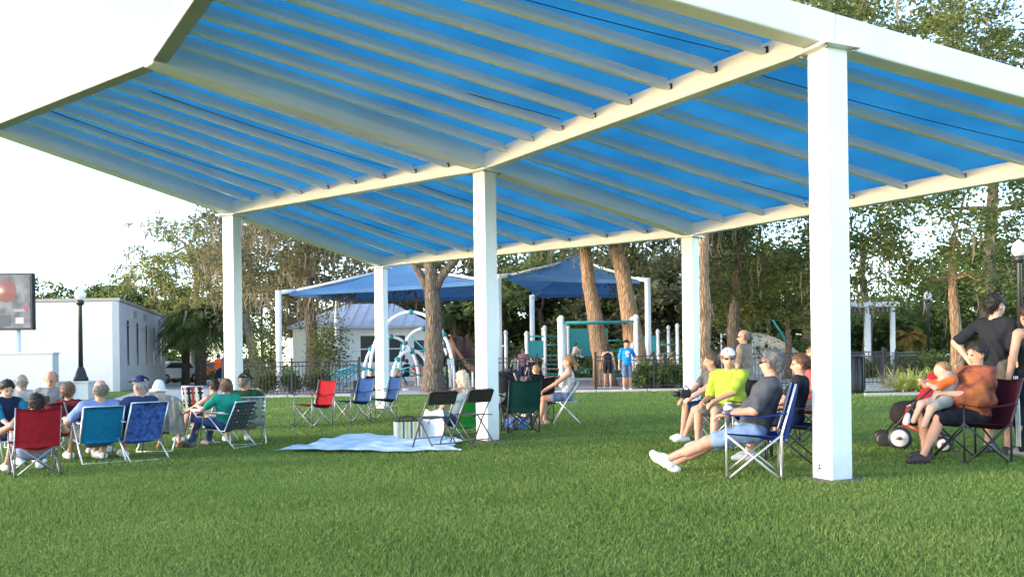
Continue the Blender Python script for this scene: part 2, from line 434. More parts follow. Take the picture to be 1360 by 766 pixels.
for t in ts:
    a, b = c0 + sd_ * (t - hw + .004) - sn * 0.035, c0 + sd_ * (t + hw - .004) - sn * 0.035
    w = MB().beam(Vector((a.x + 18.2, a.y - 40, (zl + zh) / 2)), Vector((b.x + 18.2, b.y - 40, (zl + zh) / 2)), 0.03, zh - zl).build('window', M_GLASSD, bld)
    m2 = MB()
    for i in range(1, 7):
        z = zl + (zh - zl) * i / 7
        m2.beam(Vector((a.x + 18.2, a.y - 40, z)) + sn * 0.012, Vector((b.x + 18.2, b.y - 40, z)) + sn * 0.012, 0.02, 0.05)
    m2.build('glazing_bar', mat('bronze_frame', (0.12, 0.10, 0.09), 0.5), w)
MB().prism([lo(v) for v in (fl + Vector((0, -.06, 0)), c0 + sn * 0.06 + Vector((0, -.06, 0)), c1 + sn * 0.06, bl)], zt, zt + 0.14).build('roof_cap', mat('cap_flashing', (0.30, 0.28, 0.26), 0.6), bld)
MB().prism([lo(v) for v in (fl + Vector((0, -.025, 0)), c0 + sn * 0.025 + Vector((0, -.025, 0)), c1 + sn * 0.025, bl)], 3.10, 3.13).build('reveal_joint', mat('joint_grey', (0.45, 0.45, 0.46), 0.8), bld)
for t in (ts[1], ts[2] + .2, ts[4]):
    a = c0 + sd_ * (t - 1.0) + sn * 0.05
    MB().box((a.x + 18.2, a.y - 40, 3.75), (0.16, 0.16, 0.34)).build('scupper', mat('scupper_grey', (0.3, 0.3, 0.3), 0.6), bld)

# low stage wall, screen on its pole, lamp plinth
p = at(70, 470, 29.5)
sw = empty('stage_wall', (p.x, 29.5, 0), 0, 'low plain white wall under the video screen', 'wall')
MB().box((-6, 0.2, 0.75), (12, 0.4, 1.62)).build('wall', M_STUCCO, sw, 0.02)
MB().box((-6, 0.2, 1.59), (12.06, 0.46, 0.06)).build('coping', M_STUCCO, sw, 0.01)
p = at(17, 430, 30.6)
sc = empty('video_screen', (p.x, 30.6, 0), 0, 'large outdoor video screen on a white pole', 'screen')
MB().lathe((0, 0.25, 0), [(0.12, 0), (0.12, 2.9)], 14).build('pole', M_STEEL, sc)
MB().box((-0.62, 0.16, 3.46), (2.6, 0.22, 2.02)).build('housing', M_BLACK, sc, 0.02)
def screen_mat():
    m = bpy.data.materials.new('screen_picture'); m.use_nodes = True; n = m.node_tree; L = n.links.new
    p_ = n.nodes['Principled BSDF']; tc = n.nodes.new('ShaderNodeTexCoord'); nz = n.nodes.new('ShaderNodeTexNoise'); nz.inputs['Scale'].default_value = 2.2
    L(tc.outputs['Object'], nz.inputs['Vector']); rp = n.nodes.new('ShaderNodeValToRGB'); e = rp.color_ramp.elements
    e[0].position = .35; e[0].color = (0.05, 0.06, 0.07, 1); e[1].position = .65; e[1].color = (0.22, 0.24, 0.27, 1)
    L(nz.outputs[0], rp.inputs[0]); p_.inputs['Base Color'].default_value = (0.01, 0.01, 0.01, 1); L(rp.outputs[0], p_.inputs['Emission Color']); p_.inputs['Emission Strength'].default_value = 0.22
    return m
pic = MB().box((-0.62, 0.046, 3.46), (2.44, 0.01, 1.88)).build('display', screen_mat(), sc)
def emis(n, c): return mat('screen_' + n, (0.01, 0.01, 0.01), 0.4, emit=c, estr=0.16)
bl_ = MB(); bl_.lathe((0, 0, 0), [(0.40, -.003), (0.40, .003)], 20)
bo = bl_.build('screen_shape', emis('pink', (0.42, 0.20, 0.18)), pic); bo.rotation_euler = (R(90), 0, 0); bo.location = (-0.28, 0.038, 3.83)
MB().box((0.43, 0.036, 3.21), (0.10, 0.006, 0.16)).build('screen_shape', emis('red', (0.75, 0.06, 0.25)), pic)
MB().box((0.22, 0.036, 2.78), (0.28, 0.006, 0.22)).build('screen_shape', emis('white', (0.9, 0.9, 0.9)), pic)
MB().box((0.22, 0.036, 3.14), (0.42, 0.006, 0.09)).build('screen_shape', emis('pale', (0.5, 0.5, 0.55)), pic)
MB().box((-0.7, 0.036, 2.78), (1.2, 0.006, 0.4)).build('screen_shape', emis('grey', (0.12, 0.14, 0.17)), pic)

# ------------------------------------------------------------------ park lamps
M_GLOBE = mat('lamp_globe', (0.85, 0.85, 0.83), 0.35, trans=0.4)
def lamp(px, ytop, y, label, zbase=None, hgt=None):
    t = at(px, ytop, y); zb = G(t.x, y) if zbase is None else zbase; h = t.z - zb
    o = empty('park_lamp', (t.x, y, zb), 0, label, 'lamp', 'black park lamps with white acorn globes')
    MB().lathe((0, 0, 0), [(0.24, 0), (0.24, 0.12), (0.20, 0.16), (0.15, 0.35), (0.10, 0.48), (0.085, 0.5)], 12).build('base', M_BLACK, o)
    MB().lathe((0, 0, 0), [(0.078, 0.5), (0.062, h - 0.66), (0.062, h - 0.6)], 10).build('shaft', M_BLACK, o)
    MB().lathe((0, 0, h), [(0.06, -0.66), (0.13, -0.60), (0.14, -0.50), (0.10, -0.46)], 12).build('collar', M_BLACK, o)
    g = MB().lathe((0, 0, h), [(0.11, -0.46), (0.18, -0.36), (0.19, -0.26), (0.14, -0.12), (0.07, -0.05)], 14).build('globe', M_GLOBE, o)
    MB().lathe((0, 0, h), [(0.07, -0.05), (0.05, -0.02), (0.015, 0.0)], 8).build('finial', M_GLOBE, g)
    return o
pp = at(107, 501, 30.4)
pl = empty('lamp_plinth', (pp.x, 30.4, 0), 0, 'square white plinth carrying the lamp by the low wall', 'plinth')
MB().box((0, 0, 0.24), (1.05, 1.05, 0.66)).build('block', M_STUCCO, pl, 0.02)
MB().box((0, 0, 0.585), (1.15, 1.15, 0.05)).build('coping', M_STUCCO, pl, 0.01)
lamp(106, 381, 30.4, 'black lamp on the white plinth before the block building', zbase=0.61)
lamp(347, 388, 44, 'black lamp among the shrubs behind the left fence')
lamp(1232, 386, 47, 'slim black lamp between the pergola and the right tree')
lamp(1353, 318, 24, 'tall near black lamp at the right edge')

# ------------------------------------------------------------------ white weatherboard house
M_BOARD = mat('white_board', (0.74, 0.74, 0.74), 0.6, var=0.05, scale=2)
M_ROOFM = mat('pale_metal_roof', (0.46, 0.46, 0.49), 0.5, var=0.06, scale=2)
hy = 52.0
def hx(px): return (px - 680) / F * hy
hx0, hx1 = hx(396), hx(566)
house = empty('clapboard_house', ((hx0 + hx1) / 2, hy, 0), 0, 'white weatherboard house with pale metal hip roof behind the playground', 'house')
hw_ = (hx1 - hx0); ez = 3.35
hwins = [(hx(490) - (hx0 + hx1) / 2, 1.15, 0.95, 1.65), (hx(528) - (hx0 + hx1) / 2, 1.15, 0.95, 1.65), (hx(433) - (hx0 + hx1) / 2, 1.1, 0.9, 1.6), (hx(557) - (hx0 + hx1) / 2, 0.9, 0.6, 1.6)]
MB().box((0, 3.0, ez / 2), (hw_ - 0.1, 6, ez)).build('wall', M_BOARD, house)
nb = 19
for i in range(nb):
    z = 0.15 + i * (ez - 0.15) / nb
    MB().beam((-hw_ / 2, -0.035, z + 0.085), (hw_ / 2, -0.035, z + 0.085), 0.02, 0.175, up=(0, -0.11, 1)).build('board', M_BOARD, house)
for (x, z, w, h) in hwins:
    f = MB().box((x, -0.075, z + h / 2), (w + 0.24, 0.05, h + 0.24)).build('window', M_BOARD, house)
    MB().box((x, -0.105, z + h * 0.75), (w, 0.012, h * 0.46)).build('pane', M_GLASSD, f)
    MB().box((x, -0.105, z + h * 0.25), (w, 0.012, h * 0.46)).build('pane', M_GLASSD, f)
    MB().box((x, -0.13, z - 0.15), (w + 0.34, 0.10, 0.06)).build('sill', M_BOARD, f)
ov = 0.55
rf = MB(); a, b = hw_ / 2 + ov, 6 + ov
rf.add([(-a, -ov, ez), (a, -ov, ez), (a, b, ez), (-a, b, ez), (-a + 2.9, 3, ez + 1.55), (a - 2.9, 3, ez + 1.55), (-a, -ov, ez - .15), (a, -ov, ez - .15), (a, b, ez - .15), (-a, b, ez - .15)],
       [(0, 1, 5, 4), (1, 2, 5), (2, 3, 4, 5), (3, 0, 4), (0, 6, 7, 1), (1, 7, 8, 2), (2, 8, 9, 3), (3, 9, 6, 0), (6, 9, 8, 7)])
rfo = rf.build('roof', M_ROOFM, house)
for i in range(1, 14):      # standing seams of the front slope
    x = -a + 2 * a * i / 14
    t = min(1.0, (a - abs(x)) / 2.9)
    MB().beam((x, -ov, ez + 0.02), (x, -ov + (3 + ov) * t, ez + 1.55 * t + 0.02), 0.04, 0.05).build('seam', M_ROOFM, rfo)
MB().lathe((1.0, 2.6, ez + 1.3), [(0.12, 0), (0.12, 0.55)], 10).build('flue', M_STEEL, rfo)
MB().box((hx(421) - (hx0 + hx1) / 2, -0.7, 1.6), (2.2, 1.3, 3.2)).build('porch_wall', mat('cream_board', (0.72, 0.66, 0.5), 0.7, var=.05), house)
cream = MB().box((hx(421) - (hx0 + hx1) / 2, -0.75, 3.28), (2.5, 1.6, 0.12)).build('porch_roof', M_ROOFM, house)
MB().box((hx(425) - (hx0 + hx1) / 2, -1.38, 1.7), (0.8, 0.05, 1.2)).build('porch_window', M_GLASSD, house)

# ------------------------------------------------------------------ cars on the far road
def car(px, y, heading, colr, label, van=False):
    p = xz(px, y); o = empty('parked_car', p, heading, label, 'car', 'cars parked beyond the left path')
    m = mat('car_paint_' + label.split()[0], colr, 0.25, spec=0.6)
    h1 = 0.95; h2 = 1.75 if van else 1.48
    prof = [(-2.2, .35), (-2.25, .7), (-2.1, h1), (-1.5, h1 + .05), (-.95 if not van else -1.3, h2 - .06), (-.6, h2), (.9 if not van else 1.9, h2), (1.2 if not van else 2.05, h2 - .08), (1.85 if not van else 2.15, h1 + .06), (2.2, h1), (2.25, .6), (2.2, .35)]
    def side(x, pr): return [(x, -q[0], q[1]) for q in pr]
    n = len(prof); mb = MB()
    mb.add(side(-.85, prof) + side(.85, prof), [tuple(range(n)), tuple(reversed(range(n, 2 * n)))] + [(i, n + i, n + (i + 1) % n, (i + 1) % n) for i in range(n)])
    mb.build('body', m, o, 0.06)
    for s in (-1, 1):
        gl = [(-1.32, h1 + .07), (-.9 if not van else -1.2, h2 - .12), (.85 if not van else 1.9, h2 - .1), (1.5 if not van else 1.98, h1 + .08)]
        MB().add([(s * .862, -q[0], q[1]) for q in gl], [(0, 1, 2, 3)]).build('side_window', M_GLASSD, o)
        for wy in (-1.35, 1.35):
            w = MB().lathe((0, 0, 0), [(.33, -.1), (.33, .1)], 16).build('wheel', M_BLACK, o); w.rotation_euler = (0, R(90), 0); w.location = (s * .8, wy, .33)
            r_ = MB().lathe((0, 0, 0), [(.19, -.11), (.19, .11)], 10).build('rim', M_BOLT, w)
        MB().box((s * .6, 2.24, .75), (.36, .04, .16)).build('headlight', M_GLOBE, o)
        MB().box((s * .65, -2.24, .8), (.3, .04, .16)).build('tail_light', mat('tail_red', (.4, .02, .02), .3), o)
    return o
car(226, 58, 20, (0.75, 0.75, 0.75), 'white car showing between the block building and the drooping palm')
car(281, 70, 90, (0.35, 0.02, 0.03), 'red car far beyond the path')
car(325, 69, 90, (0.45, 0.46, 0.48), 'silver van far beyond the path', True)
car(250, 72, 90, (0.04, 0.05, 0.08), 'dark car behind the drooping palm')
# trash bins
def bin_(p, h, r, label, m):
    o = empty('trash_bin', p, 0, label, 'bin')
    MB().lathe((0, 0, 0), [(r * .9, 0), (r, .1), (r, h * .9)], 14).build('drum', m, o)
    for k in range(14):
        a_ = 2 * math.pi * k / 14
        MB().box((math.cos(a_) * r * 1.03, math.sin(a_) * r * 1.03, h * .48), (.035, .035, h * .8), Matrix.Rotation(a_, 3, 'Z')).build('slat', m, o)
    MB().lathe((0, 0, h * .9), [(r * 1.08, 0), (r * 1.08, .05), (r * .7, .12), (r * .45, .12)], 14).build('lid', m, o)
bin_(gp(248, 507), 1.0, .33, 'dark trash bin on the grass beside the left path', M_BLACK)
bin_(xz(1131, 25.0), 1.15, .34, 'black trash bin just right of the nearest white post', M_BLACK)

# ------------------------------------------------------------------ black picket fences
def fence(pts, label, h=1.22, gap=0.13, solid=None):
    p0 = Vector(pts[0]); o = empty('picket_fence', (p0.x, p0.y, G(p0.x, p0.y)), 0, label, 'fence', 'black picket fences round the playground')
    base = Vector(o.location)
    pk = MB().box((0, 0, 0), (0.02, 0.02, h - 0.12)).mesh('picket')
    for a, b in zip(pts[:-1], pts[1:]):
        a, b = Vector((a[0], a[1], G(*a))), Vector((b[0], b[1], G(*b))); L_ = (b - a).length; d = (b - a) / L_
        for z in (h - 0.05, h - 0.2, 0.12):
            MB().beam(a - base + Vector((0, 0, z)), b - base + Vector((0, 0, z)), 0.03, 0.035).build('fence_rail', M_BLACK, o)
        npost = max(1, round(L_ / 2.4))
        for i in range(npost + 1):
            q = a + d * (L_ * i / npost) - base
            po = MB().box((q.x, q.y, h / 2 + .03), (0.075, 0.075, h + 0.1)).build('post', M_BLACK, o)
            MB().lathe((q.x, q.y, h + 0.08), [(0.05, 0), (0.05, .03), (0.01, .05)], 6).build('post_cap', M_BLACK, po)
        n = int(L_ / gap)
        for i in range(n):
            q = a + d * (L_ * (i + .5) / n) - base
            link('picket', pk, M_BLACK, o, (q.x, q.y, h / 2))
    return o
fence([(-10.4, 31.0), (-5.6, 31.6)], 'black picket fence left of the playground entrance')
fence([(-2.35, 31.2), (0.9, 31.0)], 'black picket fence between the bare oak trunk and the middle post')
fence([(3.0, 31.0), (9.2, 30.5)], 'black picket fence behind the man in the blue shirt')
fence([(9.2, 30.5), (12.9, 30.0)], 'black picket fence behind the standing man in tan')
fence([(16.3, 37.6), (17.2, 41.0), (20.2, 43.0)], 'dark picket fence in front of the pergola')
sg = xz(598, 30.9)
o = empty('notice_sign', (sg.x, 31.09, sg.z), 0, 'small blank white notice on the picket fence', 'sign')
MB().box((0, -0.05, 1.08), (0.26, 0.012, 0.2)).build('plate', M_STEEL, o); MB().box((0, -0.035, 1.08), (0.06, 0.02, 0.24)).build('bracket', M_BLACK, o)

# ------------------------------------------------------------------ pergola on the right
py_ = 44.0
xa = (1112 - 680) / F * py_; xb = (1186 - 680) / F * py_
per = empty('pergola', ((xa + xb) / 2, py_, G(16, py_)), 0, 'white flat topped pergola beyond the right path', 'pergola')
wq = (xb - xa); zt_ = at(1150, 408, py_).z - G(16, py_)
for x in (-wq / 2, .1, wq / 2):
    for y in (0, 3.0):
        MB().box((x, y, zt_ / 2), (0.2, 0.2, zt_)).build('post', M_STEEL, per, .01)
MB().box((0, 1.5, zt_ + .13), (wq + .5, 3.6, 0.26)).build('roof_frame', M_STEEL, per, .02)
for i in range(13):
    MB().box((-wq / 2 + wq * i / 12, 1.5, zt_ - .12), (.05, 3.0, .2)).build('slat', mat('pergola_slat', (.4, .38, .36), .6), per)
# ------------------------------------------------------------------ trees
def bark(name, c):
    m = bpy.data.materials.new(name); m.use_nodes = True; n = m.node_tree; L = n.links.new; p = n.nodes['Principled BSDF']
    tc = n.nodes.new('ShaderNodeTexCoord'); mp = n.nodes.new('ShaderNodeMapping'); mp.inputs['Scale'].default_value = (1, 1, .22); L(tc.outputs['Object'], mp.inputs['Vector'])
    vo = n.nodes.new('ShaderNodeTexVoronoi'); vo.inputs['Scale'].default_value = 11; vo.feature = 'DISTANCE_TO_EDGE'; nz = n.nodes.new('ShaderNodeTexNoise'); nz.inputs['Scale'].default_value = 9; nz.inputs['Detail'].default_value = 8
    L(mp.outputs[0], nz.inputs['Vector']); ad = n.nodes.new('ShaderNodeVectorMath'); ad.operation = 'ADD'; L(mp.outputs[0], ad.inputs[0]); sc = n.nodes.new('ShaderNodeVectorMath'); sc.operation = 'SCALE'; sc.inputs['Scale'].default_value = .12; L(nz.outputs['Color'], sc.inputs[0]); L(sc.outputs[0], ad.inputs[1]); L(ad.outputs[0], vo.inputs['Vector'])
    mu = n.nodes.new('ShaderNodeMath'); mu.operation = 'MULTIPLY_ADD'; mu.inputs[1].default_value = 2.2; L(vo.outputs['Distance'], mu.inputs[0]); L(nz.outputs['Fac'], mu.inputs[2])
    rp = n.nodes.new('ShaderNodeValToRGB'); e = rp.color_ramp.elements; e[0].position = .35; e[1].position = .95; e[0].color = (*[x * .45 for x in c], 1); e[1].color = (*[min(1, x * 1.35) for x in c], 1); L(mu.outputs[0], rp.inputs[0]); L(rp.outputs[0], p.inputs['Base Color'])
    p.inputs['Roughness'].default_value = .95; p.inputs['Specular IOR Level'].default_value = .1
    bp = n.nodes.new('ShaderNodeBump'); bp.inputs['Strength'].default_value = 1; bp.inputs['Distance'].default_value = .06; L(mu.outputs[0], bp.inputs['Height']); L(bp.outputs[0], p.inputs['Normal'])
    return m
M_BARK = bark('oak_bark', (0.15, 0.115, 0.088)); M_BARK2 = bark('pale_bark', (0.33, 0.27, 0.21)); M_BARKO = bark('warm_bark', (0.31, 0.20, 0.125))
def leafmat(name, c): return mat(name, c, 0.65, trans=0.5, spec=0.1, attr='leaf_shade')
L_OAK = leafmat('oak_leaf', (0.115, 0.140, 0.046)); L_DARK = leafmat('dark_leaf', (0.110, 0.130, 0.052)); L_YEL = leafmat('yellow_leaf', (0.195, 0.205, 0.055))
L_MIX = leafmat('mossy_leaf', (0.175, 0.165, 0.080)); L_PALM = leafmat('palm_leaf', (0.09, 0.13, 0.045)); L_LIGHT = leafmat('light_leaf', (0.145, 0.180, 0.055))
M_MOSS = leafmat('spanish_moss', (0.24, 0.205, 0.145))
def leaf_mesh(name, C, size, r, asp=0.5, droop=0.0):
    n = len(C); d = r.normal(size=(n, 3)); d[:, 2] = d[:, 2] * 0.6 - droop; d /= np.linalg.norm(d, axis=1, keepdims=True)
    a = r.normal(size=(n, 3)); s = np.cross(d, a); s /= (np.linalg.norm(s, axis=1, keepdims=True) + 1e-9)
    L = size * r.uniform(0.6, 1.4, (n, 1)); w = L * asp
    V = np.stack([C - d * L / 2, C + s * w / 2 + d * L * .05, C + d * L / 2, C - s * w / 2 + d * L * .05], 1).reshape(-1, 3)
    me = fast_mesh(name, V, np.arange(4 * n).reshape(n, 4))
    at_ = me.attributes.new('leaf_shade', 'FLOAT', 'POINT'); at_.data.foreach_set('value', np.repeat(r.uniform(0, 1, n), 4).astype(np.float32))
    return me
def strand_mesh(name, C, L, W, r, segs=3):
    n = len(C); V = np.zeros((n, segs + 1, 2, 3)); an = r.uniform(0, 6.28, n)
    for k in range(segs + 1):
        q = C + np.stack([r.normal(0, .05, n), r.normal(0, .05, n), -L * k / segs], 1)
        w = W * (1 - .75 * (k / segs) ** 1.5) * (.6 + .8 * r.uniform(size=n)); dx = np.stack([np.cos(an), np.sin(an), np.zeros(n)], 1) * w[:, None] / 2
        V[:, k, 0] = q - dx; V[:, k, 1] = q + dx
    idx = np.arange(n * (segs + 1) * 2).reshape(n, segs + 1, 2)
    F_ = np.concatenate([np.stack([idx[:, k, 0], idx[:, k, 1], idx[:, k + 1, 1], idx[:, k + 1, 0]], 1) for k in range(segs)])
    me = fast_mesh(name, V.reshape(-1, 3), F_)
    at_ = me.attributes.new('leaf_shade', 'FLOAT', 'POINT'); at_.data.foreach_set('value', np.repeat(r.uniform(0, 1, n), (segs + 1) * 2).astype(np.float32))
    return me
def tree(label, base, trunk, crown_c, crown_r, seed, nclump=40, nleaf=260, leaf=0.2, lm=None, bm_=None, moss=0, r0=.35, forks=None, kind='oak_tree', clump_r=(.7, 1.4), group=None, cat='tree', moss_len=(.3, 1.1), low=-.55):
    """trunk: list of points relative to base; crown ellipsoid centre (relative) and radii"""
    r = np.random.default_rng(seed); o = empty(kind, base, 0, label, cat, group)
    tp = [Vector(t) for t in trunk]; n = len(tp)
    # refine trunk with wobble
    pts = []; rad = []
    for i in range(n - 1):
        for s in np.linspace(0, 1, 6)[:-1]:
            t = (i + s) / (n - 1); pts.append(tp[i].lerp(tp[i + 1], s) + Vector((*r.normal(0, r0 * .035, 2), 0))); rad.append(r0 * (1 - .5 * t) * (1 + .45 * max(0, 1 - t * 9)) * r.uniform(.97, 1.03))
    pts.append(tp[-1]); rad.append(r0 * .45)
    tr_ = MB().tube(pts, rad, 12).build('trunk', bm_ or M_BARK, o)
    cc = np.array(crown_c); cr = np.array(crown_r); C = []; lim = MB(); moss_pts = []
    cen = []
    tries = 0
    while len(cen) < nclump and tries < nclump * 60:
        tries += 1
        v = r.normal(size=3); v /= np.linalg.norm(v)
        if v[2] < low: continue
        p = cc + v * cr * (r.uniform(.35, 1.0) ** .5) * (1 + .18 * math.sin(5 * v[0] + seed) + .14 * math.sin(7 * v[1] + 2 * seed))
        if any(np.linalg.norm(p - q) < clump_r[0] * .8 for q in cen): continue
        cen.append(p)
    top = np.array(pts[-1]); ptsA = np.array(pts)
    nodes = [(top, .5 * r0)] + [(np.array(pts[int(len(pts) * f)]), .42 * r0) for f in (.6, .75, .9)]
    order = sorted(range(len(cen)), key=lambda i: np.linalg.norm(cen[i] - top))
    for i in order:
        p = cen[i]; j = min(range(len(nodes)), key=lambda k: np.linalg.norm(nodes[k][0] - p) + (.35 if k > 3 else 0) + (3 if nodes[k][0][2] > p[2] + 1.5 else 0))
        q, qr = nodes[j]; L_ = np.linalg.norm(p - q); ra = min(qr * .8, .03 + .035 * L_)
        mid = (p + q) / 2 + r.normal(0, .08 * L_, 3) + np.array([0, 0, .06 * L_])
        q1 = q * .75 + mid * .25 + r.normal(0, .03 * L_, 3)
        lim.tube([q, q1, mid, p * .7 + mid * .3 + r.normal(0, .04 * L_, 3), p], [ra, ra * .85, ra * .65, ra * .45, ra * .25], 6, cap=False)
        nodes.append((mid, ra * .7)); nodes.append((p, ra * .5))
        cl = r.uniform(*clump_r)
        # several twig sprays inside each clump give an uneven outline
        for _ in range(5):
            sc_ = p + r.normal(0, cl * .5, 3) * np.array([1, 1, .6])
            nn = int(nleaf / 5 * r.uniform(.6, 1.4)); dd = r.normal(size=(nn, 3)) * cl * np.array([.30, .30, .20])
            C.append(sc_ + dd)
            if moss and r.uniform() < .8:
                k = r.poisson(moss / 5)
                if k: moss_pts.append(sc_ + r.normal(0, cl * .3, (k, 3)) * np.array([1, 1, .3]) - np.array([0, 0, cl * .2]))
    for fk in (forks or ()): lim.tube(fk, [r0 * (.55 - .35 * i / (len(fk) - 1)) for i in range(len(fk))], 10)
    lim.build('limb', bm_ or M_BARK, o)
    link('crown', leaf_mesh('crown', np.concatenate(C), leaf, r), lm or L_OAK, o)
    if moss_pts:
        mp = np.concatenate(moss_pts); tag(link('moss', strand_mesh('moss', mp, r.uniform(*moss_len, len(mp)), .05 + .07 * r.uniform(size=len(mp)), r), M_MOSS, o), kind='stuff')
    return o
def rel_at(base, px, py, y): return at(px, py, y) - base

# oaks whose trunks show under and beside the roof
b = gp(576, 521)
tree('oak with bare grey-brown trunk standing before the playground entrance', b, [(0, 0, -.1), (.03, 0, 2.2), (-.02, 0, 3.9), (-.1, .2, 5.6)], (-.3, .8, 7.6), (4.5, 4.0, 2.6), 3, 42, 240, .17, L_DARK, M_BARK, moss=10, r0=.37, low=-.75, forks=[[(0, 0, 3.3), (-.25, 0, 3.9), (-.6, .1, 4.5), (-1.2, .2, 5.4)], [(0, 0, 3.5), (.3, 0, 4.1), (.75, .1, 4.6), (1.5, .2, 5.6)]])
b = xz(803, 35.4)
tree('leaning oak with sunlit pale trunk behind the overhead bars', b, [(0, 0, -.1), (-.25, 0, 2.0), (-.6, 0, 4.2), (-.8, 0, 6.5)], (-1.6, .5, 7.3), (4.2, 4.2, 3.2), 5, 46, 240, .18, L_OAK, M_BARKO, moss=9, r0=.42, low=-.8)
b = xz(848, 34.9)
tree('thick leaning oak with orange sunlit trunk beside the overhead bars', b, [(0, 0, -.1), (-.15, 0, 1.6), (-.45, 0, 3.6), (-1.0, 0, 6.5)], (.5, 1, 7.9), (5.2, 4.5, 3.6), 8, 55, 260, .18, L_OAK, M_BARKO, moss=10, r0=.50, low=-.8)
b = xz(931, 27.5)
tree('tall oak with thick warm trunk just right of the rear right post', b, [(0, 0, -.1), (.05, 0, 2.5), (.05, 0, 4.6), (.3, .3, 7.5), (1.2, .5, 9.5)], (2.6, 2, 10.2), (5.8, 5.0, 4.6), 11, 90, 300, .16, L_OAK, M_BARKO, moss=5, r0=.33, low=-.75)
b = xz(977, 38)
tree('dark oak trunk between the standing man and the climbing shell', b, [(0, 0, -.1), (-.1, 0, 2.2), (.1, 0, 4.5), (.3, 0, 6)], (2.0, 0, 5.6), (4.4, 3.4, 3.2), 13, 50, 260, .18, L_OAK, M_BARK, moss=4, r0=.32, low=-.8)
b = xz(1046, 41)
tree('small leafy oak behind the girl in the navy chair', b, [(0, 0, -.1), (.05, 0, 1.8), (0, 0, 3.4)], (-.3, 0, 4.1), (3.0, 2.5, 2.1), 17, 36, 260, .19, L_YEL, M_BARK, r0=.2, low=-.8)
b = xz(1270, 33)
tree('broad oak with pale trunk behind the teenager in black', b, [(0, 0, -.1), (.05, 0, 1.7), (-.1, 0, 3.2), (0, .2, 5.2)], (.4, .6, 5.8), (4.0, 3.6, 3.6), 21, 60, 260, .16, L_LIGHT, M_BARKO, moss=2, r0=.26, low=-.9)
b = xz(1420, 38)
tree('tall oak rising past the right edge', b, [(0, 0, -.1), (0, 0, 4), (-.4, 0, 8), (-.8, 0, 11)], (-1.5, 0, 11.5), (6.5, 4.5, 6.0), 23, 62, 260, .19, L_OAK, M_BARK, moss=3, r0=.45, low=-.9)
b = xz(1150, 52)
tree('thin crowned oak with open branches behind the pergola', b, [(0, 0, -.1), (.2, 0, 3), (-.2, 0, 6), (0, 0, 8)], (-.6, 0, 6.3), (4.6, 3.5, 4.0), 27, 20, 90, .2, L_OAK, M_BARK, moss=6, r0=.3, clump_r=(.5, 1.0), low=-.9)
b = xz(1075, 55)
tree('very tall oak whose crown shows above the pavilion roof', b, [(0, 0, -.1), (.2, 0, 6), (.6, 0, 12), (1.6, 0, 16)], (4.0, 0, 18.5), (9.5, 5, 6.0), 29, 66, 300, .32, L_YEL, M_BARK, r0=.55, clump_r=(1.0, 1.8), low=-.8)
b = xz(1310, 58)
tree('tall gappy oak above the pavilion rail at upper right', b, [(0, 0, -.1), (.2, 0, 6), (.6, 0, 12), (.6, 0, 15)], (1.5, 0, 16.0), (8.5, 5, 7.0), 31, 46, 260, .32, L_OAK, M_BARK, r0=.5, clump_r=(.9, 1.7), low=-.8)
# left side
b = xz(297, 58)
tree('bright yellow-green oak left of the front left post', b, [(0, 0, -.1), (.3, 0, 2.0), (-.2, 0, 4), (-.6, 0, 6.2)], (-1.3, 0, 6.4), (4.4, 3.5, 4.3), 37, 64, 260, .21, L_YEL, M_BARK2, moss=9, r0=.35, low=-.9)
b = xz(258, 64)
tree('thin old oak with bare twisting branches against the white sky', b, [(0, 0, -.1), (-.3, 0, 4), (.4, 0, 8), (-.4, 0, 10)], (-1.0, 0, 9.8), (4.6, 3, 3.4), 39, 24, 90, .2, L_MIX, M_BARK2, moss=5, r0=.4, clump_r=(.5, .9), low=-.6)
b = xz(340, 50)
tree('pale leaning trunk oak right of the front left post', b, [(0, 0, -.1), (-.2, 0, 2.0), (-.6, 0, 4), (-.9, 0, 6)], (.3, 0, 6.8), (3.6, 3.5, 3.6), 41, 56, 240, .2, L_MIX, M_BARK2, moss=14, r0=.33, low=-.9)
b = xz(414, 43)
tree('dark trunk oak hung with grey moss before the house', b, [(0, 0, -.1), (.05, 0, 2.0), (-.1, 0, 4.5), (-.1, 0, 6.6)], (.2, 0, 7.2), (4.4, 3.8, 3.4), 43, 70, 230, .19, L_MIX, M_BARK, moss=20, r0=.38, low=-.9)
# background row of oaks
bgspec = [(40, 84, 9.5, 7, L_LIGHT), (120, 88, 10, 8, L_OAK), (205, 80, 9, 5, L_LIGHT), (455, 66, 11, 7, L_MIX), (560, 72, 10, 7, L_MIX), (650, 64, 9.5, 6, L_MIX), (720, 60, 9, 6, L_LIGHT), (790, 66, 9, 6, L_LIGHT), (860, 58, 9, 6, L_MIX), (940, 64, 10, 6, L_LIGHT), (1015, 60, 9.5, 6, L_LIGHT), (1095, 74, 6.5, 6, L_LIGHT), (1190, 80, 6, 7, L_LIGHT), (1265, 70, 7.5, 6, L_LIGHT), (1345, 62, 9, 6, L_LIGHT), (1440, 70, 9, 6, L_OAK)]
words = ['behind the left end of the block building', 'behind the middle of the block building', 'behind the right end of the block building', 'behind the white house roof', 'behind the left shade sail', 'beyond the brown slide', 'left of the play towers', 'beyond the broad teal panel', 'beyond the right play tower', 'behind the lime shirted man', 'behind the climbing shell', 'left of the pergola', 'right of the pergola', 'beyond the fountains', 'beyond the right edge lamp', 'past the right edge']
for i, (px, y, h, w, lm_) in enumerate(bgspec):
    b = xz(px, y)
    tree('distant oak ' + words[i], b, [(0, 0, -.1), (.2, 0, h * .25), (-.1, 0, h * .5)], (0, 0, h * .52), (w, 4, h * .5), 60 + i, 62, 230, .40, lm_, M_BARK, moss=(8 if lm_ is L_MIX else 3), r0=.35, clump_r=(1.0, 1.8), group='distant oaks behind the park', low=-1.0)

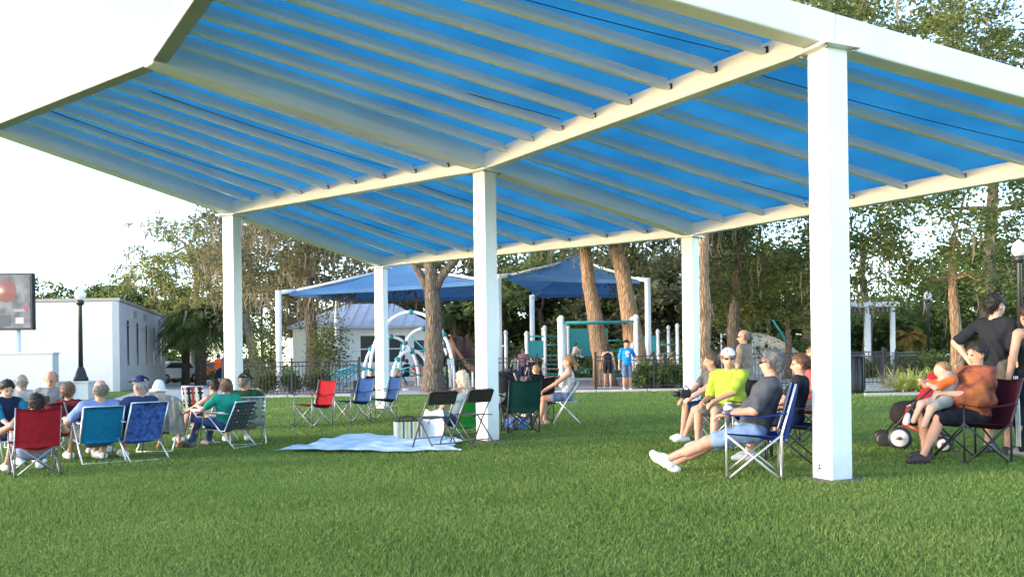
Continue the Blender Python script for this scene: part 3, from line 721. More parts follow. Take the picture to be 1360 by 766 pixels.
# ------------------------------------------------------------------ palms
def palm(label, base, h, nf, fl, seed, lm=L_PALM, drape=1.0, r0=.18, group=None):
    r = np.random.default_rng(seed); o = empty('palm_tree', base, 0, label, 'palm', group)
    MB().tube([(0, 0, -.1), (.05, 0, h * .5), (0, 0, h)], [r0 * 1.2, r0, r0 * .9], 10).build('trunk', M_BARK, o)
    V = []; Fq = []; rib = MB()
    for k in range(nf):
        a = r.uniform(0, 6.28); el = r.uniform(-.5, 1.1); L_ = fl * r.uniform(.75, 1.15); pts = []
        d = np.array([math.cos(a) * math.cos(el), math.sin(a) * math.cos(el), math.sin(el)])
        for s in np.linspace(0, 1, 8): pts.append(np.array([0, 0, h]) + d * L_ * s + np.array([0, 0, -drape * L_ * .55 * s * s]))
        rib.tube(pts, .015, 4, cap=False)
        sd = np.array([-math.sin(a), math.cos(a), 0])
        for j in range(26):
            s = .15 + .85 * j / 26; i0 = min(6, int(s * 7)); f = s * 7 - i0; p = pts[i0] * (1 - f) + pts[i0 + 1] * f; t = pts[i0 + 1] - pts[i0]; t /= np.linalg.norm(t)
            ll = fl * .32 * math.sin(math.pi * min(1, s * .9 + .12)) * r.uniform(.8, 1.2)
            for sg in (-1, 1):
                q = p + (sd * sg * .75 + t * .6 + np.array([0, 0, -.35 - .3 * r.uniform()])) * ll; n0 = len(V); w = t * .035 * fl / 2
                V += [p - w, p + w, q + w * .3, q - w * .3]; Fq.append((n0, n0 + 1, n0 + 2, n0 + 3))
    rib.build('frond_stalk', lm, o)
    me = fast_mesh('frond', np.array(V), np.array(Fq)); at_ = me.attributes.new('leaf_shade', 'FLOAT', 'POINT'); at_.data.foreach_set('value', np.repeat(r.uniform(0, 1, len(Fq)), 4).astype(np.float32))
    link('crown', me, lm, o)
    return o
palm('cabbage palm behind the right end of the block building', xz(181, 70), 6.6, 34, 1.9, 1)
palm('drooping green palm beyond the trash bin', xz(266, 50), 4.0, 70, 2.5, 2, lm=L_LIGHT, drape=1.3, r0=.28)
palm('smaller drooping palm left of the larger drooping palm', xz(246, 53), 3.5, 44, 2.0, 3, lm=L_LIGHT, drape=1.3, r0=.22)
palm('small golden palm between the pergola and the lamp', xz(1208, 56), 2.3, 30, 1.4, 4, lm=leafmat('golden_palm', (.28, .19, .05)), drape=1.2)
palm('cabbage palm behind the left shade sail', xz(605, 60), 4.6, 34, 1.8, 5)

# ------------------------------------------------------------------ shrubs and bedding plants
def shrub(label, base, rad, h, seed, lm, n=2600, leaf=.12, stems=6, name='shrub', cat='shrub', group=None, asp=.5):
    r = np.random.default_rng(seed); o = empty(name, base, 0, label, cat, group); st = MB(); C = []
    for k in range(stems):
        a = r.uniform(0, 6.28); q = np.array([math.cos(a) * rad * .6 * r.uniform(.2, 1), math.sin(a) * rad * .6 * r.uniform(.2, 1), h * r.uniform(.5, .85)])
        st.tube([(0, 0, -.05), q * .5 + np.array([0, 0, .1 * h]), q], [.03, .02, .01], 5, cap=False)
    for k in range(14):
        v = r.normal(size=3); v /= np.linalg.norm(v); v[2] = abs(v[2]); p = v * np.array([rad, rad, h * .55]) * r.uniform(.3, .9) + np.array([0, 0, h * .38])
        C.append(p + r.normal(size=(n // 14, 3)) * rad * np.array([.26, .26, .22 * h / rad]))
    C = np.concatenate(C); C = C[C[:, 2] > .03]
    st.build('stem', M_BARK, o); link('foliage', leaf_mesh('foliage', C, leaf, r, asp), lm, o)
    return o
shrub('young shrub tree beside the lamp behind the left fence', xz(362, 38), .95, 2.7, 1, L_OAK, 2600, .13, name='shrub')
shrub('bushy young tree beside the mossy oak trunk', xz(437, 40), .9, 3.2, 2, L_OAK, 2600, .13)
for i, (px, y, r_, h, w) in enumerate([(352, 32.2, .55, .8, 'left end of'), (385, 32.4, .5, .75, 'middle of'), (424, 32.6, .6, .8, 'right end of')]):
    shrub('low dark shrub behind the %s the left fence' % w, xz(px, y), r_, h, 5 + i, L_DARK, 1500, .1, group='low shrubs behind the left fence')
for i, (px, w) in enumerate([(858, 'below the blue shirt man'), (876, 'midway to the rear right post'), (893, 'beside the rear right post')]):
    shrub('broad leaved green shrub behind the fence %s' % ('right of the blue shirt man' if i == 0 else w), xz(px, 31.6), .55, .85, 9 + i, leafmat('broad_leaf', (.13, .19, .05)), 900, .26, group='broad leaved shrubs behind the fence', asp=.35)
for i, (px, y, r_, h, w) in enumerate([(1205, 44, 1.6, 1.0, 'under the golden palm'), (1245, 46, 1.3, 1.1, 'right of the slim lamp'), (1300, 44, 1.5, 1.0, 'behind the teenager in black'), (1345, 40, 1.2, 1.2, 'by the right edge'), (1150, 40, .8, .8, 'in front of the pergola')]):
    shrub('clipped yellow-green bush ' + w, xz(px, y), r_, h, 14 + i, L_YEL, 2600, .13, group='bushes beyond the right path')
for i, (px, y, r_, w) in enumerate([(240, 62, 2.2, 'left of the red car'), (310, 60, 1.8, 'below the front left post'), (450, 58, 2.5, 'left of the white house'), (640, 56, 2.5, 'behind the slide'), (830, 54, 3.0, 'behind the play towers'), (760, 54, 3.0, 'behind the overhead bars'), (905, 52, 2.6, 'behind the rear right post'), (1000, 52, 2.6, 'behind the standing man'), (1080, 54, 2.6, 'behind the near right post')]):
    shrub('loose green hedge bush ' + w, xz(px, y), r_, 2.2 if i > 2 else 1.2, 30 + i, (L_MIX, L_LIGHT, L_OAK)[i % 3], 3600, .2, group='hedge bushes at the back of the park')
def blade_plant(label, base, n, L_, seed, m, up=.9, w=.05, name='flax_plant', group=None):
    r = np.random.default_rng(seed); o = empty(name, base, 0, label, 'plant', group); lf_ = MB()
    for k in range(n):
        a = r.uniform(0, 6.28); l = L_ * r.uniform(.6, 1.15); e = r.uniform(.35, 1.3); d = np.array([math.cos(a) * math.cos(e), math.sin(a) * math.cos(e), math.sin(e)]); s_ = np.array([-math.sin(a), math.cos(a), 0]) * w / 2; b0 = np.array([*r.normal(0, .07, 2), 0]); rows = []
        for t in np.linspace(0, 1, 6):
            p = b0 + d * l * t + np.array([0, 0, -.55 * l * t * t * (1.3 - e * .7)]); ww = math.sin(math.pi * (.12 + .86 * t)) ; rows.append([tuple(p - s_ * ww), tuple(p + s_ * ww)])
        q = MB().grid(np.array(rows)); q.build('leaf', m, o)
    return o
M_FLAX = mat('flax_leaf', (.42, .42, .08), .5, var=.35, scale=9, trans=.3)
for i, (px, y, w) in enumerate([(1196, 25.6, 'leftmost of the row'), (1208, 26.4, 'second from the left'), (1221, 25.4, 'middle of the row'), (1236, 26.2, 'second from the right'), (1249, 25.6, 'rightmost of the row')]):
    blade_plant('yellow striped flax plant in the mulch, ' + w, xz(px, y), 34, 1.05, 70 + i, M_FLAX, w=.075, group='yellow flax plants in the right bed')
M_PLUME = mat('plume_grass', (.26, .22, .11), .8, var=.3, scale=20, trans=.3)
blade_plant('feathery tan grass clump at the left end of the right bed', xz(1180, 27.5), 80, 1.1, 81, M_PLUME, w=.02, name='grass_clump')
blade_plant('feathery grass clump behind the yellow flax', xz(1215, 28.5), 80, 1.2, 82, M_PLUME, w=.02, name='grass_clump')
# ------------------------------------------------------------------ playground shade sails
M_SAIL = mat('blue_sail_cloth', (0.075, 0.20, 0.40), 0.8, var=0.1, scale=1, trans=0.22)
M_TEAL = mat('teal_plastic', (0.025, 0.22, 0.25), 0.45, var=0.05, scale=2)
M_BROWN = mat('brown_plastic', (0.11, 0.06, 0.045), 0.45)
M_CREAM = mat('cream_plastic', (0.62, 0.56, 0.46), 0.5, var=.06, scale=3)
def sail(corners, peak, label, extra=()):
    """hip canopy: low corners on white posts, high peak, edges hollowed; each corner gets post and arm"""
    cs = [Vector(c) for c in corners]; pk = Vector(peak); c0_ = sum(cs, Vector()) / len(cs)
    g = G(c0_.x, c0_.y); o = empty('shade_sail', (c0_.x, c0_.y, g), 0, label, 'shade sail', 'blue shade sails over the playground')
    B = Vector(o.location); n = len(cs); mb = MB()
    for i in range(n):
        a, b = cs[i], cs[(i + 1) % n]; rows = []
        for t in np.linspace(0, 1, 9):
            e = a.lerp(b, t) + (c0_ - a.lerp(b, t)) * (0.10 * math.sin(math.pi * t)); e.z = a.lerp(b, t).z + 0.02
            rows.append([tuple(e.lerp(pk, s) - B - Vector((0, 0, 0.25 * math.sin(math.pi * s)))) for s in np.linspace(0, 1, 7)])
        mb.grid(np.array(rows))
        # hanging skirt along the edge
        mb.grid(np.array([[tuple(Vector(r[0])), tuple(Vector(r[0]) - Vector((0, 0, .16)))] for r in rows]))
    mb.build('cloth', M_SAIL, o)
    for i, c in enumerate(cs):
        out = (c - c0_); out.z = 0; out.normalize()
        foot = Vector((c.x, c.y, 0)) + out * 0.5; gz = G(foot.x, foot.y)
        top = c + out * 0.5 + Vector((0, 0, -0.05))
        po = MB().tube([Vector((foot.x, foot.y, gz)) - B, top - B + Vector((0, 0, .1))], 0.13, 12).build('post', M_STEEL, o)
        MB().tube([top - B, c - B + (pk - c) * .05], 0.09, 8).build('arm', M_STEEL, po)
        MB().tube([c - B, pk - B - Vector((0, 0, .3))], 0.06, 8).build('rafter', M_STEEL, o)
sail([at(384, 388, 37), at(452, 398, 46), at(640, 395, 45), at(650, 373, 35)], at(535, 346, 40), 'blue shade sail left, behind the rear left pavilion post')
sail([at(672, 367, 37), at(712, 392, 45), at(835, 392, 45), at(850, 372, 37)], at(765, 336, 41), 'large blue shade sail over the play towers')

def arch(a, b, top, r, m, n=18):
    pts = []
    for t in np.linspace(0, math.pi, n):
        s = (1 - math.cos(t)) / 2
        p = a.lerp(b, s); p.z = a.z + (top - a.z) * math.sin(t) ** 0.8
        pts.append(p)
    return MB().tube(pts, r, 8)
# arched climber
base = xz(545, 37)
cl = empty('arched_climber', base, 0, 'white arched playground climber with teal ball joints', 'climber')
def rel(px, y, z=0): q = xz(px, y) - base; q.z = z; return q
arcs = [(490, 36, 603, 36, 3.2), (528, 38.5, 598, 38.5, 2.6), (482, 38, 556, 39, 2.25), (520, 35.3, 572, 37.2, 1.6)]
for (pa, ya, pb, yb, tp) in arcs:
    ar = arch(rel(pa, ya), rel(pb, yb), tp, 0.07, M_STEEL).build('arch', M_STEEL, cl)
    for t in (0.25, 0.5, 0.78):
        a_, b_ = rel(pa, ya), rel(pb, yb); th = t * math.pi; s = (1 - math.cos(th)) / 2; q = a_.lerp(b_, s); q.z = tp * math.sin(th) ** .8
        MB().lathe((q.x, q.y, q.z), [(.02, -.12), (.1, -.08), (.13, 0), (.1, .08), (.02, .12)], 10).build('ball_joint', M_TEAL, ar)
for i, (pa, za, pb, zb, y) in enumerate([(533, 0, 533, 1.9, 37), (508, .9, 560, .5, 37), (540, 1.6, 590, 1.4, 37.4), (530, .8, 575, .9, 36), (545, 2.3, 590, .6, 38)]):
    MB().tube([rel(pa, y, za), rel((pa + pb) / 2, y, (za + zb) / 2 + .1), rel(pb, y, zb)], 0.035, 6).build('net_rope', M_TEAL, cl)
# low teal leaf climber by the entrance
b2 = xz(462, 34.5)
lf = empty('leaf_climber', b2, 0, 'low teal leaf climber with curved bars behind the left fence', 'climber'); lf.scale = (.8, .8, .72)
for k in range(5):
    q = Vector(((430 + k * 9 - 462) / F * 34.5, 0, 0))
    MB().tube([q + Vector((-.35, 0, 0.1)), q + Vector((-.2, 0, .55)), q + Vector((.15, .1, .95)), q + Vector((.75, .2, 1.2))], 0.045, 6).build('curved_bar', M_TEAL, lf)
MB().tube([Vector((-.5, .2, 1.12)), Vector((.3, .2, 1.35)), Vector((1.5, .2, 1.1)), Vector((1.65, .2, .9))], 0.07, 8).build('spine', M_TEAL, lf)
MB().box((.6, .3, .28), (.7, .5, .56)).build('planter', M_BLACK, lf)
# brown spiral slide
b3 = xz(630, 36)
sl = empty('slide', b3, 0, 'brown curved slide running down behind the middle post', 'slide')
pts = [at(606, 452, 38.5) - b3, at(613, 470, 38) - b3, at(628, 492, 37) - b3, at(645, 503, 36) - b3, at(662, 507, 35.4) - b3]
rows = []
for i, p in enumerate(pts):
    d = (Vector(pts[min(i + 1, 4)]) - Vector(pts[max(i - 1, 0)])).normalized(); s_ = d.cross(Vector((0, 0, 1))).normalized(); u_ = s_.cross(d)
    rows.append([tuple(Vector(p) + s_ * (.42 * math.cos(a_)) + u_ * (.38 * (1 - math.sin(a_)))) for a_ in np.linspace(-.15, math.pi + .15, 11)])
MB().grid(np.array(rows), .03).build('chute', M_BROWN, sl)
MB().lathe((-.9, 2.4, 1.0), [(.42, .2), (.45, .6), (.40, 1.0), (.2, 1.2), (.05, 1.25)], 12).build('entry_hood', M_BROWN, sl)
for q in (pts[2], pts[3]): MB().tube([(q.x, q.y, 0), (q.x, q.y, q.z + .05)], .05, 8).build('leg', M_STEEL, sl)
# overhead bars
b4 = xz(795, 33.5)
mk = empty('overhead_bars', b4, 0, 'white posts joined by teal overhead bars behind the fence', 'climbing frame')
xl, xr = (746 - 795) / F * 33.5, (845 - 795) / F * 33.5
tp = at(795, 424, 33.5).z - b4.z
for x in (xl, xr):
    for y in (0, 1.1):
        po = MB().tube([(x, y, 0), (x, y, tp)], .085, 10).build('post', M_STEEL, mk)
        MB().lathe((x, y, tp), [(.1, 0), (.11, .08), (.06, .16), (.02, .18)], 10).build('post_cap', M_STEEL, po)
for y in (0, 1.1): MB().tube([(xl, y, tp - .1), (xr, y, tp - .1)], .045, 8).build('side_bar', M_TEAL, mk)
for i in range(1, 8): MB().tube([(xl + (xr - xl) * i / 8, 0, tp - .1), (xl + (xr - xl) * i / 8, 1.1, tp - .1)], .025, 6).build('rung', M_TEAL, mk)
# play towers: platforms, capped posts, teal panels
def tower(px0, px1, y, dep, zpl, zpost, label, panels):
    c = xz((px0 + px1) / 2, y); w = (px1 - px0) / F * y
    o = empty('play_tower', c, 0, label, 'play tower', 'play towers under the large sail')
    for ix in range(3):
        for yy in (0, dep):
            x = -w / 2 + w * ix / 2; h = zpost + .25 * ((ix * 7 + int(yy * 3)) % 3)
            po = MB().tube([(x, yy, 0), (x, yy, h)], .075, 9).build('post', M_STEEL, o)
            MB().lathe((x, yy, h), [(.09, 0), (.1, .07), (.05, .14), (.02, .16)], 8).build('post_cap', M_STEEL, po)
    MB().box((0, dep / 2, zpl), (w, dep, .08)).build('platform', mat('deck_brown', (.12, .08, .06), .7), o)
    for (x0, x1, z0_, z1_) in panels:
        if z1_ - z0_ > .3:
            MB().box(((x0 + x1) / 2 * w, -.02, (z0_ + z1_) / 2), ((x1 - x0) * w, .04, z1_ - z0_)).build('panel', M_TEAL, o, .01)
        else:
            MB().tube([(x0 * w, -.02, z0_), (x1 * w, -.02, z1_)], .035, 6).build('rail', M_TEAL, o)
    for i in range(5): MB().box((w * .25, -.15 - i * .24, zpl - .2 - i * .22), (.9, .25, .05)).build('step', M_TEAL, o)
tower(700, 748, 40, 2.2, 1.1, 2.3, 'play tower left of the overhead bars with teal rails', [(-.5, 0, 1.2, 2.0), (0, .5, 1.3, 1.3), (0, .5, 1.8, 1.8), (-.5, .5, 2.2, 2.2)])
tower(755, 840, 42, 2.6, 1.2, 2.6, 'widest play tower with a broad teal panel behind the bars', [(-.5, .12, 1.25, 2.6), (.12, .5, 1.5, 1.5), (.12, .5, 2.0, 2.0), (-.5, .5, .6, .6)])
tower(848, 900, 39, 2.2, 1.0, 2.0, 'play tower by the rear right pavilion post', [(-.5, .0, 1.2, 2.1), (0, .5, 1.7, 1.7), (0, .5, 1.3, 1.3)])
tower(636, 672, 41, 2.0, .9, 1.9, 'play tower beside the brown slide', [(-.5, .5, 1.7, 1.7), (-.5, .1, 1.0, 1.5)])
# picnic tables between the towers
def ptable(px, y, label):
    o = empty('picnic_table', xz(px, y), 20, label, 'table')
    for i in range(4): MB().box((0, -.3 + i * .2, .74), (1.6, .18, .04)).build('plank', M_BROWN, o)
    for s in (-1, 1):
        MB().box((0, s * .72, .44), (1.6, .26, .04)).build('bench', M_BROWN, o)
        MB().tube([(s * .55, -.7, 0), (s * .55, 0, .72), (s * .55, .7, 0)], .035, 6).build('leg', M_BLACK, o)
ptable(728, 34.5, 'brown picnic table behind the fence by the middle post'); ptable(545, 42, 'brown picnic table beyond the arched climber')
# bubble climbing wall on the right
b5 = xz(1034, 50)
bw = empty('climbing_shell', b5, 0, 'cream rounded climbing shell with round holes behind the tan man', 'climber')
rows = []
for t in np.linspace(0, 1, 9):
    rows.append([(-1.4 + 2.7 * s, .5 * math.sin(3 * s + t), t * (2.5 - 1.5 * s * s) + .02) for s in np.linspace(0, 1, 13)])
MB().grid(np.array(rows), .08).build('shell', M_CREAM, bw)
for (s, z) in ((.1, 1.6), (.3, .9), (.3, 1.7), (.55, 1.2), (.7, .7), (.45, .5)):
    q = MB().lathe((0, 0, 0), [(.11, 0), (.11, .03)], 10).build('hold', M_BLACK, bw); q.rotation_euler = (R(90), 0, 0); q.location = (-1.4 + 2.7 * s, .5 * math.sin(3 * s + z / 2.2) - .13, z)
MB().tube([(-.4, -.3, 3.2), (.1, -.3, 2.4), (.8, -.35, 1.0), (1.1, -.4, 0)], .06, 8).build('handrail', M_TEAL, bw)
MB().tube([(-3.2, .4, 0), (-3.2, .4, 2.4), (-1.5, .4, 2.5)], .06, 8).build('side_frame', M_STEEL, bw)
# fountain jets beyond the right lawn
M_WATER = mat('water_spray', (.8, .85, .88), .2, trans=.5)
for i, px in enumerate((1226, 1238, 1250, 1262)):
    q = xz(px, 54); o = empty('fountain_jet', q, 0, 'arching water jet, number %s from the left of the four' % ('one', 'two', 'three', 'four')[i], 'fountain', 'fountain jets in a row')
    MB().lathe((0, 0, 0), [(.12, 0), (.1, .1), (.04, .18)], 8).build('nozzle', M_BOLT, o)
    pts = [(.9 * s, 0, .15 + 3.6 * s * (1 - s)) for s in np.linspace(0, 1, 12)]
    MB().tube(pts, [.03 + .05 * s for s in np.linspace(0, 1, 12)], 6).build('water_arc', M_WATER, o)
# ------------------------------------------------------------------ bodies: smooth blended solids turned into one surface
def rotz(a): c, s = math.cos(a), math.sin(a); return np.array([[c, -s, 0], [s, c, 0], [0, 0, 1.]])
def rotx(a): c, s = math.cos(a), math.sin(a); return np.array([[1., 0, 0], [0, c, -s], [0, s, c]])
def roty(a): c, s = math.cos(a), math.sin(a); return np.array([[c, 0, s], [0, 1., 0], [-s, 0, c]])
def cone(a, b, ra, rb): return ('c', np.array(a, float), np.array(b, float), ra, rb)
def ell(c, r, M=None): return ('e', np.array(c, float), np.array(r, float), np.eye(3) if M is None else M)
def inflate(p, d): return ('c', p[1], p[2], p[3] + d, p[4] + d) if p[0] == 'c' else ('e', p[1], p[2] + d, p[3])
def sdf_mesh(name, prims, res, k=0.03, cuts=(), fold=0.0, fseed=0):
    lo_ = np.full(3, 1e9); hi = -lo_
    bb = []
    for p in prims:
        if p[0] == 'c': a = np.minimum(p[1] - p[3], p[2] - p[4]); b = np.maximum(p[1] + p[3], p[2] + p[4])
        else: m = np.abs(p[3]) @ p[2]; a, b = p[1] - m, p[1] + m
        bb.append((a, b)); lo_ = np.minimum(lo_, a); hi = np.maximum(hi, b)
    pad = k + 3 * res; lo_ -= pad; hi += pad
    n = np.ceil((hi - lo_) / res).astype(int) + 1
    D = np.full(n, 0.3, np.float32)
    ax = [lo_[i] + res * np.arange(n[i]) for i in range(3)]
    for p, (a, b) in zip(prims, bb):
        i0 = np.maximum(0, ((a - pad - lo_) / res).astype(int)); i1 = np.minimum(n, ((b + pad - lo_) / res).astype(int) + 2)
        X, Y, Z = np.meshgrid(*(ax[i][i0[i]:i1[i]].astype(np.float32) for i in range(3)), indexing='ij'); Q = np.stack([X, Y, Z], -1)
        if p[0] == 'c':
            ba = (p[2] - p[1]).astype(np.float32); pa = Q - p[1].astype(np.float32); h = np.clip((pa @ ba) / max(1e-9, float(ba @ ba)), 0, 1)
            d = np.linalg.norm(pa - h[..., None] * ba, axis=-1) - (p[3] + (p[4] - p[3]) * h)
        else:
            q = (Q - p[1].astype(np.float32)) @ p[3].astype(np.float32); r_ = p[2].astype(np.float32)
            k0 = np.linalg.norm(q / r_, axis=-1); k1 = np.linalg.norm(q / (r_ * r_), axis=-1) + 1e-9
            d = np.where(k0 < .05, -float(r_.min()), k0 * (k0 - 1) / k1)
        sl = tuple(slice(i0[i], i1[i]) for i in range(3)); E_ = D[sl]
        h = np.clip(.5 + .5 * (E_ - d) / k, 0, 1); D[sl] = E_ * (1 - h) + d * h - k * h * (1 - h)
    X, Y, Z = np.meshgrid(*(a.astype(np.float32) for a in ax), indexing='ij', sparse=True)
    if fold:
        ph = fseed * 1.7
        D = D + fold * (np.sin(31 * X + 9 * Z + 3 * np.sin(14 * Y + ph) + ph) * np.sin(23 * Z + 11 * Y + 2 * np.sin(17 * X - ph)) + .6 * np.sin(47 * Y - 21 * Z + ph))
    for (p0, nn) in cuts:
        D = np.maximum(D, -((X - p0[0]) * nn[0] + (Y - p0[1]) * nn[1] + (Z - p0[2]) * nn[2]))
    # surface nets
    ins = D < 0; c8 = [(i, j, l) for i in (0, 1) for j in (0, 1) for l in (0, 1)]
    m = [v - 1 for v in n]
    s = sum(ins[i:i + m[0], j:j + m[1], l:l + m[2]].astype(np.int8) for i, j, l in c8)
    act = (s > 0) & (s < 8); ci = np.argwhere(act)
    if not len(ci): return None
    idx = np.full(act.shape, -1, np.int32); idx[act] = np.arange(len(ci))
    acc = np.zeros((len(ci), 3), np.float32); cnt = np.zeros(len(ci), np.float32)
    for e1 in c8:
        for axn in range(3):
            if e1[axn]: continue
            e2 = list(e1); e2[axn] = 1
            v1 = D[ci[:, 0] + e1[0], ci[:, 1] + e1[1], ci[:, 2] + e1[2]]; v2 = D[ci[:, 0] + e2[0], ci[:, 1] + e2[1], ci[:, 2] + e2[2]]
            x = (v1 < 0) != (v2 < 0); t = np.where(x, v1 / np.where(x, v1 - v2, 1), 0)
            q = np.tile(np.array(e1, np.float32), (len(ci), 1)); q[:, axn] = t
            acc += q * x[:, None]; cnt += x
    V = (ci + acc / cnt[:, None]) * res + lo_
    F_ = []
    for axn in range(3):
        u, w = (axn + 1) % 3, (axn + 2) % 3
        a = [slice(1, m[i]) for i in range(3)]; b = list(a); a[axn] = slice(0, m[axn]); b[axn] = slice(1, m[axn] + 1)
        A_, B_ = ins[tuple(a)], ins[tuple(b)]
        e = np.argwhere(A_ != B_)
        if not len(e): continue
        off = np.array([1, 1, 1]); off[axn] = 0; g = e + off
        flip = ins[g[:, 0], g[:, 1], g[:, 2]]
        def cell(du, dw):
            q = g.copy(); q[:, u] += du; q[:, w] += dw
            return idx[q[:, 0], q[:, 1], q[:, 2]]
        quad = np.stack([cell(-1, -1), cell(0, -1), cell(0, 0), cell(-1, 0)], 1)
        quad[~flip] = quad[~flip][:, ::-1]
        quad = quad[(quad >= 0).all(1)]
        F_.append(quad)
    return V, np.concatenate(F_)
def ik(a, t, l1, l2, pole):
    a, t = np.array(a, float), np.array(t, float); d = t - a; L = np.linalg.norm(d)
    if L > (l1 + l2) * .995: t = a + d / L * (l1 + l2) * .995; d = t - a; L = np.linalg.norm(d)
    u = d / L; x = (l1 * l1 - l2 * l2 + L * L) / (2 * L); h = math.sqrt(max(0, l1 * l1 - x * x))
    p = np.array(pole, float); p = p - u * (p @ u); p /= np.linalg.norm(p) + 1e-9
    return a + u * x + p * h, t
SKIN = {'fair': (.56, .33, .24), 'tan': (.42, .23, .15), 'ruddy': (.50, .26, .18)}
def cmat(c, var=.12):
    k = 'cloth_%d_%d_%d' % tuple(int(x * 255) for x in c)
    return mat(k, c, .85, var=var, scale=14, bump=.25, bscale=90, spec=.15)
def hairmat(c): return mat('hair_%d_%d_%d' % tuple(int(x * 255) for x in c), c, .5, var=.35, scale=30, bump=.6, bscale=60)
def person(label, loc, heading, sit=True, seat=.42, lean=12, twist=0, look=(0, 0), s=1.0, hands=None, feet=None, belly=0.0, shirt=(.1, .1, .1), sleeve=.5, bottom=(.1, .1, .2), leg=.95, shoes=(.7, .7, .7),
           skin='fair', hair=('short', (.05, .03, .02)), hat=None, res=.014, width=1.0, zoff=0, extra=None, tank=False, shirt_mat=None, bottom_mat=None, glasses=False, sleeve_mat=None):
    r = res; o = empty('person', (loc[0], loc[1], loc[2] + zoff), heading, label, 'person')
    W_ = width
    pel = np.array([0, 0, (seat + .09) if sit else .93 * s]); la = R(lean)
    T = rotz(-R(twist)) @ rotx(la) if True else None       # torso frame, leaning back for +lean
    up = T @ np.array([0, 0, 1.]); rt = T @ np.array([1., 0, 0]); fw = T @ np.array([0, 1., 0])
    tl = .50 * s; chest = pel + up * .33 * s; waist = pel + up * .16 * s; neck = pel + up * tl
    sh = {k: pel + up * .435 * s + rt * (sg * .175 * s * W_) for k, sg in (('l', -1), ('r', 1))}
    hip = {k: pel + np.array([sg * .09 * s * W_, .0, -.02]) for k, sg in (('l', -1), ('r', 1))}
    HM = rotz(-R(look[0])) @ rotx(R(look[1])); 
    hc = neck + up * .035 * s + np.array([0, 0, .105 * s]) + HM @ np.array([0, .02, 0])
    L1, L2 = .29 * s, .26 * s; T1, T2 = .43 * s, .42 * s
    if hands is None: hands = ((-.16, .34, seat + .22), (.16, .34, seat + .22)) if sit else ((-.27, .06, .80 * s), (.27, .06, .80 * s))
    if feet is None: feet = ((-.12, .48, .0), (.12, .48, .0)) if sit else ((-.11, .0, 0), (.11, .04, 0))
    B = []; A = {}; Lg = {}
    tor = [ell(pel, np.array([.155 * W_ + belly * .3, .115 + belly * .3, .115]) * s, T if not sit else None), ell(waist + fw * belly * .4, np.array([.135 * W_ + belly * .8, .10 + belly, .15]) * s, T), ell(chest, np.array([.155 * W_ + belly * .35, .11 + belly * .35, .17]) * s, T), cone(sh['l'] - rt * -.03, sh['r'] - rt * .03, .062 * s, .062 * s)]
    B += tor
    B += [cone(neck - up * .03, hc - np.array([0, 0, .04]), .056 * s, .05 * s)]
    hp = lambda x, y, z: hc + HM @ (np.array([x, y, z]) * s)
    cran = ell(hp(0, -.012, .03), np.array([.076, .096, .092]) * s, HM); jaw = ell(hp(0, .025, -.045), np.array([.058, .066, .075]) * s, HM)
    nose = cone(hp(0, .086, .004), hp(0, .104, -.028), .009 * s, .013 * s)
    ears = [ell(hp(sg * .078, -.004, -.012), np.array([.012, .02, .032]) * s, HM) for sg in (-1, 1)]
    B += [cran, jaw, nose] + ears
    for i, (k, sg) in enumerate((('l', -1), ('r', 1))):
        el, wr = ik(sh[k], hands[i], L1, L2, (sg * .6, -.5, -.8)); A[k] = (sh[k], el, wr)
        B += [cone(sh[k], el, .05 * s * (.9 + .1 * W_), .04 * s), cone(el, wr, .04 * s, .027 * s)]
        hd_ = (wr - el); hd_ /= np.linalg.norm(hd_)
        if sit: hd_ = hd_ * .7 + np.array([0, .35, -.3]); hd_ /= np.linalg.norm(hd_)
        pm = wr + hd_ * .045 * s; B += [ell(pm, np.array([.034, .05, .018]) * s, np.stack([np.cross(hd_, [0, 0, 1.]) / (np.linalg.norm(np.cross(hd_, [0, 0, 1.])) + 1e-6), hd_, np.cross(np.cross(hd_, [0, 0, 1.]), hd_) / (np.linalg.norm(np.cross(np.cross(hd_, [0, 0, 1.]), hd_)) + 1e-6)], 1))]
        A[k] += (hd_,)
        ft = np.array(feet[i], float); an = ft + np.array([0, 0, .075 * s])
        kn, an = ik(hip[k], an, T1, T2, (sg * .12, 1, .6) if sit else (0, 1, 0)); ft = an - np.array([0, 0, .075 * s]); Lg[k] = (hip[k], kn, an)
        B += [cone(hip[k], kn, (.082 + belly * .15) * s * (.8 + .2 * W_), .056 * s), cone(kn, an, .052 * s, .034 * s), cone(kn * .8 + an * .2 - np.array([0, .008, .008]), kn * .5 + an * .5 - np.array([0, .010, .010]), .053 * s, .046 * s)]
        sh_d = kn - an; sh_d /= np.linalg.norm(sh_d) + 1e-9
        fd = np.array([0, 1., 0]) if sh_d[2] > .75 else np.array([0, .75, .55]) / np.linalg.norm([0, .75, .55])
        fd = rotz(-R(8 * sg)) @ fd
        Lg[k] += (fd,)
        B += [cone(an - np.array([0, 0, .035 * s]) - fd * .03, an - np.array([0, 0, .042 * s]) + fd * .14 * s, .036 * s, .028 * s)]
    Vb, Fb = sdf_mesh('body', B, r, .028 * s)
    # five bent fingers on each hand, grown from the palm
    fv, ff = [], []
